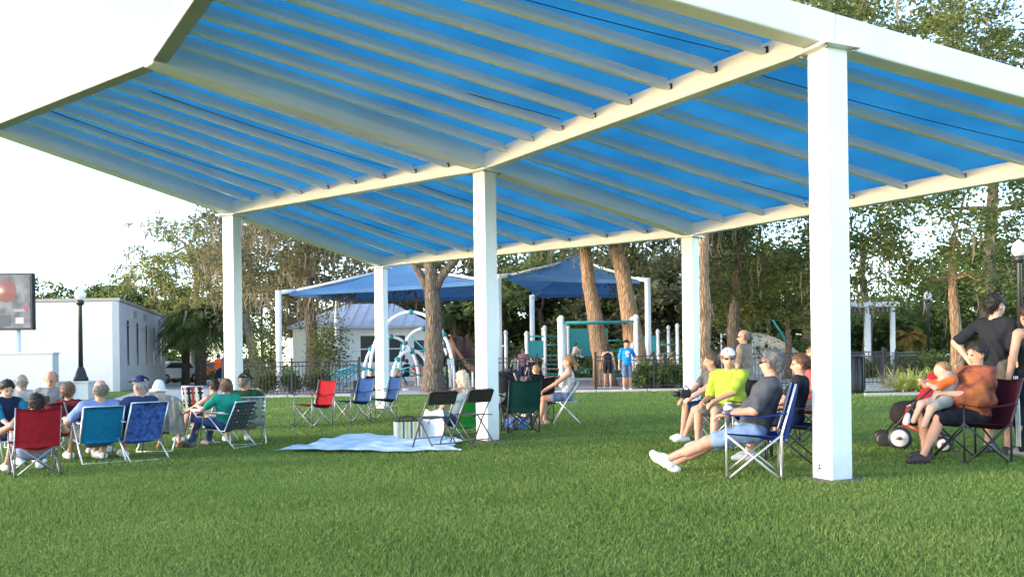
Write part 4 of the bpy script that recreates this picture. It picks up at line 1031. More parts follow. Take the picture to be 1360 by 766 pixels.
    for k, sg in (('l', -1), ('r', 1)):
        wr, hd_ = A[k][2], A[k][3]; sd_v = np.cross(hd_, [0, 0, 1.]); sd_v /= np.linalg.norm(sd_v) + 1e-6; dn = np.cross(hd_, sd_v); dn = dn if dn[2] < 0 else -dn
        mb = MB()
        for j, (off, ln_) in enumerate(((-.026, .060), (-.009, .070), (.009, .066), (.025, .052))):
            p0 = wr + hd_ * .07 * s + sd_v * off * s * -sg; p1 = p0 + (hd_ * .9 + dn * .25) * ln_ * .5 * s; p2 = p1 + (hd_ * .6 + dn * .75) * ln_ * .5 * s
            mb.tube([p0 - hd_ * .02, p0, p1, p2], [.009 * s, .009 * s, .008 * s, .006 * s], 6)
        p0 = wr + hd_ * .03 * s + sd_v * (-.026) * s * sg * -1 * -1; mb.tube([p0, p0 - sd_v * .024 * s * sg + hd_ * .022 * s, p0 - sd_v * .03 * s * sg + hd_ * .055 * s], [.012 * s, .010 * s, .007 * s], 6)
        o_ = len(Vb) + sum(len(x) for x in fv); fv.append(np.array(mb.v)); ff += [tuple(i + o_ for i in f) for f in mb.f if len(f) == 4]
    V = np.concatenate([Vb] + fv); Fq = np.concatenate([Fb, np.array(ff, int)])
    me = fast_mesh('body', V, Fq, True)
    me.materials.append(mat('skin_' + skin, SKIN[skin], .55, var=.1, scale=12, spec=.3)); me.materials.append(mat('eye_dark', (.05, .035, .03), .3)); me.materials.append(mat('lip', (.42, .17, .14), .5))
    cen = V[Fq].mean(1); mi = np.zeros(len(Fq), np.int32)
    for sg in (-1, 1): mi[np.linalg.norm((cen - hp(sg * .031, .082, .006)) / np.array([1, 1, .6]), axis=1) < max(.018, r * 1.1) * s] = 1
    mi[np.linalg.norm((cen - hp(0, .09, -.068)) @ HM / np.array([1.6, 1, .5]), axis=1) < .018 * s] = 2
    me.polygons.foreach_set('material_index', mi)
    bo = link('body', me, None, o)
    def cloth(name, prims, m, k=.03, cuts=(), fold=.006, rr=None):
        q = sdf_mesh(name, prims, rr or r, k * s, cuts, fold, len(label))
        if not q: return None
        me_ = fast_mesh(name, q[0], q[1], True); ob = link(name, me_, m, o)
        if name == 'hair' and r < .016:          # loose strands so the outline is not a clean shell
            rr_ = np.random.default_rng(len(label) * 7); nv = len(q[0]); no = np.empty(nv * 3, np.float32); me_.vertices.foreach_get('normal', no); no = no.reshape(-1, 3)
            ii = rr_.integers(0, nv, 900); p0 = q[0][ii] - no[ii] * .004; up_ = HM @ np.array([0, 0, 1.]); d_ = no[ii] * rr_.uniform(.15, .8, (900, 1)) - up_ * rr_.uniform(.2, 1.0, (900, 1)) + rr_.normal(0, .35, (900, 3)); d_ /= np.linalg.norm(d_, axis=1, keepdims=True)
            l_ = rr_.uniform(.018, .045, (900, 1)) * s; sd2 = np.cross(d_, no[ii]); sd2 /= np.linalg.norm(sd2, axis=1, keepdims=True) + 1e-6; w_ = .004 * s
            Vs = np.stack([p0 - sd2 * w_, p0 + sd2 * w_, p0 + d_ * l_ + sd2 * w_ * .2, p0 + d_ * l_ - sd2 * w_ * .2], 1).reshape(-1, 3)
            tag(link('hair_strands', fast_mesh('hair_strands', Vs, np.arange(3600).reshape(900, 4)), m, ob), kind='stuff')
        return ob
    g = .014
    P_ = [inflate(t, g) for t in tor]
    if tank: P_ = [inflate(t, g * .8) for t in tor[:3]] + [cone(neck - up * .05 + rt * sg * .085 * s, chest + rt * sg * .08 * s, .05 * s, .08 * s) for sg in (-1, 1)]
    else:
        for k in 'lr':
            a, b = A[k][0], A[k][1]; c = A[k][2]
            if sleeve_mat: cloth('sleeve', [cone(a, a + (b - a) * (sleeve + .12), .071 * s, .066 * s)], sleeve_mat)
            elif sleeve <= 1: P_.append(cone(a, a + (b - a) * (sleeve + .12), .066 * s, .062 * s))
            else: P_ += [cone(a, b, .064 * s, .056 * s), cone(b, b + (c - b) * (sleeve - 1), .054 * s, .045 * s)]
    cut_s = [(pel - up * (.01 if sit else .05), up)]
    cloth('shirt', P_, shirt_mat or cmat(shirt), .035, cut_s)
    Q_ = [inflate(tor[0], .012)]
    for k in 'lr':
        h, kn, an, fd = Lg[k]; rk = .056
        if leg <= 1: Q_.append(cone(h, h + (kn - h) * leg, (.094 + belly * .15) * s, (.076 if leg > .6 else .09) * s))
        else: Q_ += [cone(h, kn, .094 * s, .07 * s), cone(kn, kn + (an - kn) * (leg - 1), .068 * s, .055 * s)]
    cloth('trousers' if leg > 1 else 'shorts', Q_, bottom_mat or cmat(bottom), .03, [(waist - up * .06, -up)])
    for k in 'lr':
        h, kn, an, fd = Lg[k]; a0 = an - np.array([0, 0, .035 * s])
        if shoes is not None: cloth('shoe', [cone(a0 - fd * .035 * s, a0 + fd * .15 * s, .05 * s, .038 * s), ell(a0 + fd * .06 * s + np.array([0, 0, .015]), np.array([.045, .09, .05]) * s)], mat('shoe_%d_%d_%d' % tuple(int(x * 255) for x in shoes), shoes, .6, var=.15, scale=20), .02, [(a0 - np.array([0, 0, .042 * s]), np.array([0, 0, 1.]))], 0, min(r, .012))
    hs, hcol = hair; hm = hairmat(hcol)
    fc = [(hp(0, .072, .072), HM @ np.array([0, -.75, .66]))]
    if hs == 'short': cloth('hair', [inflate(cran, .014 * s), cone(hp(0, -.06, -.01), hp(0, -.065, -.05), .055 * s, .045 * s)], hm, .02, fc, .006)
    elif hs == 'fringe': cloth('hair', [inflate(cran, .010 * s)], hm, .02, fc + [(hp(0, -.02, .035), HM @ np.array([0, -.5, -.86]))], .002)
    elif hs in ('long', 'pony', 'bob', 'curly'):
        pr = [inflate(cran, (.03 if hs == 'curly' else .016) * s)]
        if hs == 'long': pr += [cone(hp(sg * .045, -.06, 0), hp(sg * .06, -.085, -.24), .05 * s, .04 * s) for sg in (-1, 1)]
        if hs == 'pony': pr += [cone(hp(0, -.10, .02), hp(0, -.145, -.05), .03 * s, .035 * s), cone(hp(0, -.145, -.05), hp(0, -.13, -.24), .035 * s, .015 * s)]
        if hs in ('bob', 'curly'): pr += [cone(hp(sg * .055, -.04, .0), hp(sg * .06, -.05, -.10), .05 * s, .045 * s) for sg in (-1, 1)]
        cloth('hair', pr, hm, .03, fc, .009 if hs == 'curly' else .004)
    if hat:
        hk, hcl = hat; mm = cmat(hcl, .06)
        if hk == 'cap':
            h_ = cloth('cap', [inflate(cran, .02 * s), ell(hp(0, .10, .062), np.array([.075, .085, .012]) * s, HM @ rotx(-.18))], mm, .015, [(hp(0, 0, .045), HM @ np.array([0, .0, 1.]))], 0, min(r, .01))
        else:
            cloth('hat', [inflate(cran, .026 * s), cone(hp(0, -.01, .09), hp(0, -.01, .105), .08 * s, .078 * s), ell(hp(0, -.005, .0), np.array([.165, .17, .034]) * s, HM)], mm, .012, [(hp(0, 0, -.010), HM @ np.array([0, 0, 1.]))], .002, min(r, .012))
    if glasses:
        mb = MB()
        for sg in (-1, 1):
            mb.tube([hp(sg * .012, .10, .008), hp(sg * .05, .095, .01), hp(sg * .08, .0, .012)], .004 * s, 5)
            mb.box(hp(sg * .033, .100, .004), (.042, .006, .026), Matrix(HM.tolist()))
        mb.build('glasses', M_BLACK, o)
    o['_j'] = 0; del o['_j']
    return o

# ------------------------------------------------------------------ chairs
M_TUBE = mat('grey_tube', (.30, .30, .31), .4, metal=.6); M_ALU = mat('aluminium', (.62, .62, .63), .35, metal=.7); M_BTUBE = mat('brown_tube', (.12, .10, .09), .45, metal=.3)
def sheet(fn, nu=9, nv=9, th=.006):
    return MB().grid(np.array([[fn(u, v) for v in np.linspace(0, 1, nv)] for u in np.linspace(0, 1, nu)]), th)
def camp_chair(label, loc, heading, colr, frame=None, tag_white=False, w=.56, group='folding camp chairs on the lawn', arm_col=None):
    """local: faces +y; seat .42 high"""
    fm = frame or M_TUBE; m = cmat(colr, .15); o = empty('camp_chair', loc, heading, label, 'camp chair', group)
    hw = w / 2; fy, by = .26, -.24; sz = .43; bt = .90
    def lg(a, b, r=.011): return MB().tube([a, b], r, 7).build('leg', fm, o)
    for a, b in (((-hw, fy, 0), (hw, fy, sz)), ((hw, fy, 0), (-hw, fy, sz)), ((-hw, by, 0), (hw, by, sz)), ((hw, by, 0), (-hw, by, sz))): lg(a, b)
    for sx in (-1, 1):
        lg((sx * hw, fy, 0), (sx * hw, by, sz)); lg((sx * hw, by, 0), (sx * hw, fy, sz))
        MB().tube([(sx * hw, fy, .02), (sx * hw, fy, .63)], .010, 7).build('front_post', fm, o)
        MB().tube([(sx * hw, by, .02), (sx * hw, by, sz), (sx * hw * 1.0, by - .13, bt)], .011, 7).build('back_post', fm, o)
        for y in (fy, by): MB().lathe((sx * hw, y, 0), [(.022, 0), (.022, .03)], 8).build('foot', M_BLACK, o)
        am = cmat(arm_col or colr, .15)
        MB().grid(np.array([[(sx * hw + dx, fy + .05 - t * (fy - by + .1), .635 - .035 * math.sin(math.pi * t) + .0 * t) for t in np.linspace(0, 1, 7)] for dx in (-.04, .0, .04)]), .008).build('armrest', am, o)
    sheet(lambda u, v: ((u - .5) * w * .98, fy - v * (fy - by + .02), sz + .01 - .07 * math.sin(math.pi * u) * (.4 + .6 * v) - .03 * v)).build('seat', m, o)
    sheet(lambda u, v: ((u - .5) * w * .98, by - .01 - .13 * v - .06 * math.sin(math.pi * u) * (1 - .5 * v), sz - .05 + (bt - sz + .05) * v - .03 * math.sin(math.pi * u) * v)).build('backrest', m, o)
    if tag_white:
        MB().box((hw + .012, .06, sz - .02), (.006, .10, .13)).build('care_tag', M_STEEL, o); MB().box((hw + .013, -.06, sz - .015), (.006, .10, .10)).build('care_tag', M_STEEL, o)
    return o
def lawn_chair(label, loc, heading, web_cols, w=.54, group='aluminium lawn chairs', back_h=.86, arm=None, solid=None, sz=.40, frame=None):
    o = empty('lawn_chair', loc, heading, label, 'lawn chair', group); fm = frame or M_ALU; hw = w / 2
    fy, by = .24, -.22; bt = (by - .24, back_h)
    for sx in (-1, 1):
        x = sx * hw
        MB().tube([(x, fy + .03, sz), (x, by, sz - .03), (x, bt[0], bt[1])], .0125, 8).build('side_rail', fm, o)
        MB().tube([(x * 1.04, fy + .12, 0), (x * 1.04, fy - .04, .60), (x * 1.04, by - .08, .60)], .012, 8).build('leg', fm, o)
        MB().tube([(x * 1.06, by - .22, 0), (x * 1.06, fy - .1, .58)], .012, 8).build('leg', fm, o)
        MB().box((x * 1.05, (fy + by) / 2 - .03, .618), (.05, .42, .022)).build('armrest', arm or fm, o, .008)
    MB().tube([(-hw, fy + .03, sz), (hw, fy + .03, sz)], .0125, 8).build('front_bar', fm, o)
    MB().tube([(-hw, bt[0], bt[1]), (hw, bt[0], bt[1])], .0125, 8).build('top_bar', fm, o)
    MB().tube([(-hw * 1.06, by - .22, .02), (hw * 1.06, by - .22, .02)], .010, 8).build('foot_bar', fm, o)
    if solid is not None:
        m = solid
        sheet(lambda u, v: ((u - .5) * w * .96, fy + .02 - v * (fy - by), sz + .004 - .03 * v - .035 * math.sin(math.pi * u))).build('seat', m, o)
        sheet(lambda u, v: ((u - .5) * w * .96, by + (bt[0] - by) * v - .03 * math.sin(math.pi * u), sz - .03 + (bt[1] - sz + .03) * v)).build('backrest', m, o)
    else:
        k = 0
        for i in range(6):
            y = fy - i * .08; m = cmat(web_cols[k % len(web_cols)]); k += 1
            MB().box((0, y, sz + .015 - .01 * i / 2), (w, .06, .006)).build('strap', m, o)
        for i in range(7):
            t = (i + .6) / 7.2; y, z = by + (bt[0] - by) * t, sz - .03 + (bt[1] - sz + .03) * t; m = cmat(web_cols[k % len(web_cols)]); k += 1
            MB().box((0, y - .012, z), (w, .006, .058), Matrix.Rotation(.45, 3, 'X')).build('strap', m, o)
        for i in range(5):
            x = (i - 2) * w / 5.6; m = cmat(web_cols[(i + 1) % len(web_cols)])
            MB().beam((x, by - .02, sz), (x, bt[0] - .018, bt[1] - .02), .055, .005, up=(0, 1, .5)).build('strap', m, o)
    return o
def folding_chair(label, loc, heading, m, tube, group='steel folding chairs', w=.44):
    o = empty('folding_chair', loc, heading, label, 'folding chair', group); hw = w / 2
    for sx in (-1, 1):
        MB().tube([(sx * hw, .27, 0), (sx * hw, .02, .44), (sx * hw, -.20, .78)], .011, 8).build('leg', tube, o)
        MB().tube([(sx * (hw - .03), -.27, 0), (sx * (hw - .03), .14, .44)], .011, 8).build('leg', tube, o)
        for y in (.27, -.27): MB().lathe((sx * (hw if y > 0 else hw - .03), y, 0), [(.015, 0), (.015, .03)], 8).build('foot_cap', M_BLACK, o)
    MB().tube([(-hw, -.20, .78), (-hw * .8, -.215, .80), (hw * .8, -.215, .80), (hw, -.20, .78)], .011, 8).build('top_rail', tube, o)
    MB().tube([(-hw, .18, .16), (hw, .18, .16)], .008, 6).build('stretcher', tube, o); MB().tube([(-hw + .03, -.18, .1), (hw - .03, -.18, .1)], .008, 6).build('stretcher', tube, o)
    sheet(lambda u, v: ((u - .5) * (w - .05), .2 - .40 * v, .445 + .012 * math.sin(math.pi * u)), th=.014).build('seat', m, o)
    sheet(lambda u, v: ((u - .5) * (w - .01), -.125 - .085 * v - .03 * math.sin(math.pi * u), .62 + .17 * v), th=.012).build('backrest', m, o)
    return o
# ------------------------------------------------------------------ who sits where
def off(p, heading, f=0, r_=0):
    d = hd(heading); q = Vector((p[0] + d[0] * f + d[1] * r_, p[1] + d[1] * f - d[0] * r_, 0)); q.z = G(q.x, q.y); return q
TEAL = (.02, .19, .30); NAVY = (.012, .02, .06); JEAN = (.06, .10, .22); KHAKI = (.36, .28, .18); BLUE = (.015, .045, .22); RED = (.30, .012, .02)
# ---- left group
p = xz(44, 9.6)
camp_chair('red camp chair at far left seen from behind', p, -38, RED, w=.52).scale = (.84, .84, .84)
person('dark haired person in grey top in the red camp chair, seen from behind', p, -38, seat=0.18, lean=24, s=0.88, shirt=(.22, .16, .14), sleeve=.2, bottom=(.16, .22, .36), leg=.9, shoes=(.75, .75, .75), hair=('short', (.02, .016, .014)), hands=((-.34, .24, 0.51), (.36, .2, 0.49)), feet=((-.2, .55, 0), (.15, .6, 0)), res=.012, skin='tan', belly=.02)
p = xz(10, 11.0)
lawn_chair('plain lawn chair under the boy in the teal sleeved shirt', p, 120, [(.2, .2, .2)], sz=.33).scale = (.84, .84, .84)
pb = person('boy with dark fringe in navy shirt with teal sleeves, looking down', p, 125, seat=0.28, lean=4, look=(5, -28), s=0.90, shirt=(.014, .022, .05), sleeve=.9, sleeve_mat=cmat((.02, .17, .27)), bottom=NAVY, leg=.9, hair=('bob', (.025, .018, .015)), hands=((-.1, .36, 0.47), (.12, .36, 0.47)), res=.012)
p = xz(34, 13.6)
lawn_chair('lawn chair under the bald man behind the boy', p, -20, [(.15, .15, .15)], sz=.33).scale = (.84, .84, .84)
person('bald man whose head shows behind the boy', p, -10, seat=0.30, lean=18, shirt=(.3, .3, .3), hair=('fringe', (.4, .38, .35)), skin='ruddy', res=.015)
p = xz(66, 12.9)
lawn_chair('lawn chair under the man in the grey shirt', p, 165, [(.1, .1, .12)], sz=.33).scale = (.84, .84, .84)
person('man in grey tee shirt looking down at a small camera', p, 165, seat=0.32, lean=8, look=(0, -25), shirt=(.20, .20, .20), sleeve=.6, bottom=NAVY, hair=('fringe', (.2, .16, .12)), hands=((-.06, .32, 0.59), (.08, .32, 0.59)), res=.013, skin='ruddy', belly=.03)
q = off(p, 165, .36); o = empty('hand_camera', (q.x, q.y, q.z + .72), 165, 'small black camera held by the man in grey', 'camera')
MB().box((0, 0, .03), (.15, .07, .10)).build('body', M_BLACK, o, .01); MB().lathe((0, .03, .03), [(.035, 0), (.035, .001)], 10).build('lens_ring', M_BOLT, o); MB().box((.03, .0, .095), (.06, .04, .03)).build('viewfinder', cmat((.35, .4, .04)), o)
p = xz(98, 11.6)
camp_chair('burgundy camp chair between the grey shirt man and the teal chair', p, 28, (.085, .008, .014), w=.56).scale = (.84, .84, .84)
person('woman with curly light brown hair in the burgundy camp chair', p, 10, seat=0.26, lean=16, look=(-10, 0), s=0.86, shirt=(.10, .015, .02), sleeve=.6, bottom=(.06, .06, .06), hair=('curly', (.17, .10, .055)), res=.013)
p = xz(128, 10.9); TCH = cmat((.008, .16, .30), .12)
lawn_chair('bright teal blue beach chair with blue arms', p, -38, None, solid=TCH, arm=cmat((.10, .20, .42)), back_h=.84, w=.56, sz=.33).scale = (.84, .84, .84)
person('balding man in pale blue shirt in the teal beach chair', p, -38, seat=0.22, lean=24, look=(-6, 2), shirt=(.20, .27, .50), sleeve=.6, bottom=(.13, .13, .11), leg=.95, shoes=(.78, .78, .78), hair=('fringe', (.22, .19, .16)), hands=((-.32, .24, 0.55), (.33, .22, 0.55)), feet=((-.2, .62, 0), (.12, .66, 0)), res=.012, skin='ruddy', belly=.04, width=1.1)
p = xz(178, 11.1)
def floral():
    m = mat('blue_floral_web', (.012, .03, .14), .8, var=.3, scale=16, col2=(.05, .11, .33)); return m
lawn_chair('lawn chair of mottled dark blue cloth with silver frame', p, -52, None, solid=floral(), back_h=.88, w=.58, sz=.33).scale = (.84, .84, .84)
person('man in navy baseball cap and navy shirt, side on', p, -55, seat=0.24, lean=18, look=(-14, 0), shirt=(.03, .05, .13), sleeve=.6, bottom=(.1, .1, .12), leg=.9, hair=('short', (.3, .28, .26)), hat=('cap', (.012, .018, .07)), hands=((-.2, .33, 0.53), (.2, .33, 0.53)), res=.012, skin='ruddy', belly=.02, feet=((-.16, .5, 0), (.1, .42, 0)))
p = xz(215, 12.4)
lawn_chair('lawn chair hidden under a draped grey towel', p, -4, [(.1, .1, .1)], back_h=.80, sz=.33).scale = (.84, .84, .84)
person('person in white bucket hat on the towel draped chair', p, -4, seat=0.24, lean=18, s=0.86, shirt=(.45, .42, .36), sleeve=.6, bottom=(.2, .18, .16), leg=.7, shoes=(.25, .14, .08), hair=('bob', (.42, .36, .24)), hat=('bucket', (.78, .78, .76)), res=.013, feet=((-.14, .30, 0), (.14, .30, 0)))
tw = empty('towel', off(p, -4, -.46), -4, 'grey beach towel hung over the back of a lawn chair', 'towel')
rows = []
for u in np.linspace(-.40, .40, 25):
    col_ = []
    for v in np.linspace(0, 1, 13):
        sgn = 1 if v > .12 else -1; dep = (v - .12) / .88 * .52 if v > .12 else 0
        wv = .034 * math.sin(u * 30 + v * 3) * (.4 + v) + .02 * math.sin(u * 61 - v * 5)
        col_.append((u * (1.02 + .06 * v), (.10 - .12 * min(1, v / .12)) + (dep * .10 if v > .12 else 0) + wv - .02, .83 - dep - (.12 * (abs(u) / .4) ** 3 * (1 if v < .5 else .6)) - .02 * abs(math.sin(u * 9))))
    rows.append(col_)
MB().grid(np.array(rows), .008).build('cloth', cmat((.27, .26, .23), .2), tw)
p = xz(261, 17.0)
lawn_chair('empty lawn chair webbed in red white and black stripes', p, -8, [(.4, .05, .05), (.75, .72, .68), (.03, .03, .03)], back_h=.98, w=.46, sz=.33).scale = (.84, .84, .84)
p = xz(298, 12.7)
lawn_chair('dark webbed lawn chair under the woman in green', p, -68, [(.05, .06, .06)], back_h=.80, sz=.33).scale = (.84, .84, .84)
person('woman with brown bob in teal green tee and jeans', p, -66, seat=0.24, lean=6, twist=18, look=(25, -8), s=0.89, shirt=(.02, .30, .22), sleeve=.6, bottom=(.05, .085, .20), leg=1.9, shoes=(.18, .17, .15), hair=('bob', (.16, .085, .05)), hands=((-.12, .42, 0.61), (.26, .12, 0.55)), feet=((-.14, .52, 0), (.12, .44, 0)), res=.012, width=1.05)
p = xz(279, 13.8)
lawn_chair('pale lawn chair under the woman in yellow', p, -60, [(.4, .4, .38)], sz=.33).scale = (.84, .84, .84)
person('woman in yellow tank top half hidden behind the woman in green', p, -70, seat=0.24, lean=10, look=(30, -20), s=0.86, shirt=(.65, .52, .10), tank=True, bottom=NAVY, leg=.8, hair=('short', (.03, .02, .015)), skin='ruddy', hands=((-.1, .42, 0.47), (.16, .40, 0.47)), res=.014)
p = xz(326, 13.3)
lawn_chair('grey-green webbed lawn chair right of the woman in green', p, -22, [(.15, .18, .15), (.30, .32, .28)], back_h=.86, w=.58, sz=.33).scale = (.84, .84, .84)
person('man in dark cap and dark green shirt resting his head on his hand', p, -28, seat=0.24, lean=14, twist=20, look=(50, -4), shirt=(.015, .06, .03), sleeve=.6, bottom=KHAKI, hair=('short', (.2, .16, .12)), hat=('cap', (.012, .015, .012)), hands=((-.2, .3, 0.51), (.24, .30, 0.81)), feet=((-.2, .5, 0), (.1, .46, 0)), res=.013, skin='ruddy')
p = xz(290, 44)
person('person in orange shirt walking on the far path', p, 30, sit=False, lean=0, shirt=(.85, .12, .02), sleeve=.6, bottom=NAVY, res=.022, feet=((-.11, .15, 0), (.11, -.12, 0)))
# ---- middle
p = xz(416, 16.9)
camp_chair('empty red camp chair on the open lawn', p, -142, (.33, .012, .018), w=.54, tag_white=False)
p = xz(468, 17.9)
camp_chair('empty blue camp chair left of the rear left post', p, -138, (.018, .055, .17), w=.54)
p = xz(505, 18.6)
camp_chair('empty blue camp chair against the rear left post', p, -125, (.014, .045, .14), w=.54)
# blanket
bl_pts = [gp(362, 603), gp(470, 606), gp(628, 598), gp(622, 586), gp(560, 578), gp(480, 581)]
bk = empty('picnic_blanket', gp(500, 592), 0, 'pale blue and white picnic blanket rumpled on the grass', 'blanket'); B0 = Vector(bk.location)
rows = []
a0, a1, c1_, c0_ = gp(360, 603), gp(612, 601), gp(600, 583), gp(470, 581)
for u in np.linspace(0, 1, 48):
    row_ = []
    for v in np.linspace(0, 1, 26):
        q = Vector(a0).lerp(a1, u).lerp(Vector(a0).lerp(c0_, .55).lerp(c1_, u) if False else Vector(c0_).lerp(c1_, u), v)
        ed_ = (1 - v) ** 2; q.x += .09 * math.sin(7 * v + 3 * u) + .05 * math.sin(23 * v) * (u > .9); q.y += .05 * math.sin(9 * u) + ed_ * (.16 * math.sin(5.3 * u + .6) + .07 * math.sin(17 * u) + .035 * math.sin(41 * u)) + .05 * math.sin(19 * u) * v * v
        z = G(q.x, q.y) + .04 + .028 * abs(math.sin(9 * u + 5 * v + 2 * math.sin(4 * v))) * abs(math.sin(13 * v - 4 * u)) + .014 * math.sin(31 * u + 8 * v) * math.sin(17 * v) + .02 * abs(math.sin(6 * u - 9 * v)) ** 6
        if min(u, 1 - u, v, 1 - v) < .02: z = G(q.x, q.y) + .045
        row_.append((q.x - B0.x, q.y - B0.y, z - B0.z))
    rows.append(row_)
MB().grid(np.array(rows)).build('cloth', mat('blanket_cloth', (.32, .48, .66), .9, var=.2, scale=2.8, col2=(.68, .75, .80), bump=.3, bscale=60), bk)
# striped tote bag
bg_p = gp(542, 585); o = empty('tote_bag', bg_p, -20, 'yellow white and grey striped tote bag beside the blanket', 'bag')
cols = [(.62, .60, .52), (.50, .52, .06), (.62, .60, .52), (.14, .13, .12)]
n = 13
for i in range(n):
    x = -.2 + .4 * (i + .5) / n
    MB().box((x, 0, .15), (.4 / n * .995, .22, .30)).build('stripe', cmat(cols[i % 4]), o)
MB().box((0, 0, .305), (.41, .225, .012)).build('top_hem', cmat((.06, .055, .05)), o)
for sy in (-1, 1): MB().tube([(-.12, sy * .1, .30), (-.10, sy * .08, .36), (0, sy * .05, .38), (.10, sy * .08, .36), (.12, sy * .1, .30)], .012, 6).build('handle', cmat((.06, .055, .05)), o)
MBR = mat('brown_enamel', (.035, .027, .022), .5, var=.1, scale=3)
p = xz(578, 11.6); folding_chair('brown steel folding chair beside the striped tote', p, -38, MBR, M_BTUBE)
p = xz(627, 12.2); folding_chair('brown steel folding chair left of the middle post', p, -42, MBR, M_BTUBE)
# low green chair and blonde woman
p = xz(606, 13.5)
GR = cmat((.02, .22, .03), .1)
lawn_chair('low bright green sling chair behind the brown folding chairs', p, -48, None, solid=GR, back_h=.72, sz=.22, w=.50, frame=M_TUBE, group='low beach chairs')
person('blonde woman in white top in the low green chair', p, -52, seat=.24, lean=14, look=(-10, 0), s=.97, shirt=(.62, .62, .62), tank=True, bottom=(.05, .09, .2), leg=1.6, shoes=(.4, .3, .25), hair=('long', (.62, .54, .40)), hands=((-.36, .22, .30), (.2, .3, .40)), feet=((-.16, .78, 0), (.1, .74, 0)), res=.012, skin='ruddy')
tw = empty('white_towel', off(p, -48, .12, -.36), -48, 'white towel hanging beside the low green chair', 'towel')
MB().grid(np.array([[(-.03 + .015 * math.sin(9 * u + 4 * v), (u - .5) * .45, .46 - .44 * v + .02 * math.sin(8 * u)) for v in np.linspace(0, 1, 10)] for u in np.linspace(0, 1, 12)]), .01).build('cloth', cmat((.72, .72, .72), .05), tw)
# dark stroller right of the middle post
p = xz(676, 15.4); o = empty('stroller', p, 20, 'black baby stroller just right of the middle post', 'stroller')
for sx in (-1, 1):
    MB().tube([(sx * .25, -.45, 1.02), (sx * .25, -.2, .75), (sx * .24, .45, .12)], .014, 8).build('frame_tube', M_TUBE, o)
    MB().tube([(sx * .25, .05, .62), (sx * .26, -.42, .12)], .014, 8).build('frame_tube', M_TUBE, o)
    for y in (-.42, .45):
        w_ = MB().lathe((0, 0, 0), [(.07, -.02), (.11, -.018), (.11, .018), (.07, .02)], 16).build('wheel', M_BLACK, o); w_.rotation_euler = (0, R(90), 0); w_.location = (sx * .26, y, .115)
MB().tube([(-.25, -.45, 1.02), (.25, -.45, 1.02)], .018, 8).build('handlebar', M_BLACK, o)
q = sdf_mesh('seat', [cone((0, .15, .45), (0, -.2, .5), .19, .19), cone((0, -.2, .5), (0, -.28, .82), .18, .15)], .02, .05); link('seat', fast_mesh('seat', *q, True), cmat((.02, .02, .022)), o)
MB().grid(np.array([[(.26 * math.cos(a_), -.22 + .42 * math.cos(b_) * math.sin(a_) * (1 if math.cos(b_) > 0 else .3), .78 + .26 * math.sin(a_) * math.sin(b_)) for b_ in np.linspace(.15, 2.6, 9)] for a_ in np.linspace(0, math.pi, 11)]), .006).build('hood', cmat((.02, .02, .022)), o)
sp = MB().lathe((0, 0, 0), [(.16, -.01), (.16, .01)], 20).build('tray', cmat((.5, .42, .38)), o); sp.location = (-.08, -.40, .62); sp.rotation_euler = (R(70), 0, 0)
p = xz(690, 14.6)
camp_chair('dark green camp chair seen from behind', p, -14, (.008, .045, .035), frame=M_BLACK, w=.54)
p = xz(712, 16.8)
camp_chair('small black camp chair under the fair haired child', p, -20, (.02, .02, .025), frame=M_BLACK, w=.5)
person('fair haired child in black shirt seen from behind', p, -20, seat=.50, lean=2, look=(-40, 0), s=.68, shirt=(.012, .014, .02), sleeve=.6, bottom=NAVY, hair=('short', (.42, .26, .12)), res=.012, skin='fair')
p = xz(752, 16.2)
folding_chair('grey folding chair under the woman in the patterned tank top', p, -88, M_ALU, M_ALU)
ptn = mat('patterned_tank', (.75, .74, .72), .8, var=.5, scale=26, col2=(.12, .12, .16))
person('woman with fair ponytail in patterned white tank and denim shorts', p, -88, seat=.45, lean=6, look=(0, 0), s=1.0, shirt_mat=ptn, tank=True, bottom=(.10, .15, .26), leg=.55, shoes=(.45, .30, .22), hair=('pony', (.30, .18, .085)), hands=((-.08, .50, .60), (.10, .46, .60)), feet=((-.1, .50, 0), (.1, .42, 0)), res=.011, skin='ruddy')
o = empty('toy_heap', xz(683, 15.2), 15, 'small purple and blue bag on the grass by the green camp chair', 'bag')
q = sdf_mesh('bag', [ell((0, 0, .1), (.24, .15, .12))], .015, .03, [((0, 0, 0), (0, 0, 1))], .006, 3); link('body', fast_mesh('bag', *q, True), mat('purple_print', (.10, .05, .30), .7, var=.5, scale=16, col2=(.10, .25, .5)), o)
MB().tube([(-.12, 0, .2), (-.05, 0, .3), (.06, 0, .3), (.13, 0, .2)], .012, 6).build('strap', cmat((.35, .05, .2)), o)
# ---- right group
p = xz(1000, 8.35)
camp_chair('large royal blue camp chair with silver legs nearest the camera', p, -76, (.010, .032, .20), frame=M_ALU, tag_white=True, w=.62)
person('grey haired man in charcoal tee and denim shorts stretching out his legs', p, -74, seat=.37, lean=20, look=(20, 2), s=1.04, shirt=(.062, .066, .078), sleeve=.75, bottom=(.17, .25, .42), leg=.82, shoes=(.80, .80, .80), glasses=True, hair=('short', (.10, .10, .105)), hands=((-.30, .26, .62), (.30, .24, .60)), feet=((-.10, .98, .03), (.20, .80, 0)), res=.009, skin='ruddy', belly=.045, width=1.12)
q = off(p, -76, .24, -.30); o = empty('drink_holder', (q.x, q.y, q.z + .54), -76, 'grey drink cup hanging at the royal blue chair arm', 'cup')
MB().lathe((0, 0, 0), [(.03, 0), (.036, .12)], 12).build('cup', cmat((.08, .08, .09)), o); MB().lathe((0, 0, .12), [(.042, 0), (.04, .03), (.015, .04)], 12).build('lid', M_STEEL, o)
p = xz(1052, 9.5)
camp_chair('dark navy camp chair under the girl', p, -66, (.012, .02, .065), frame=M_BLACK, w=.56)
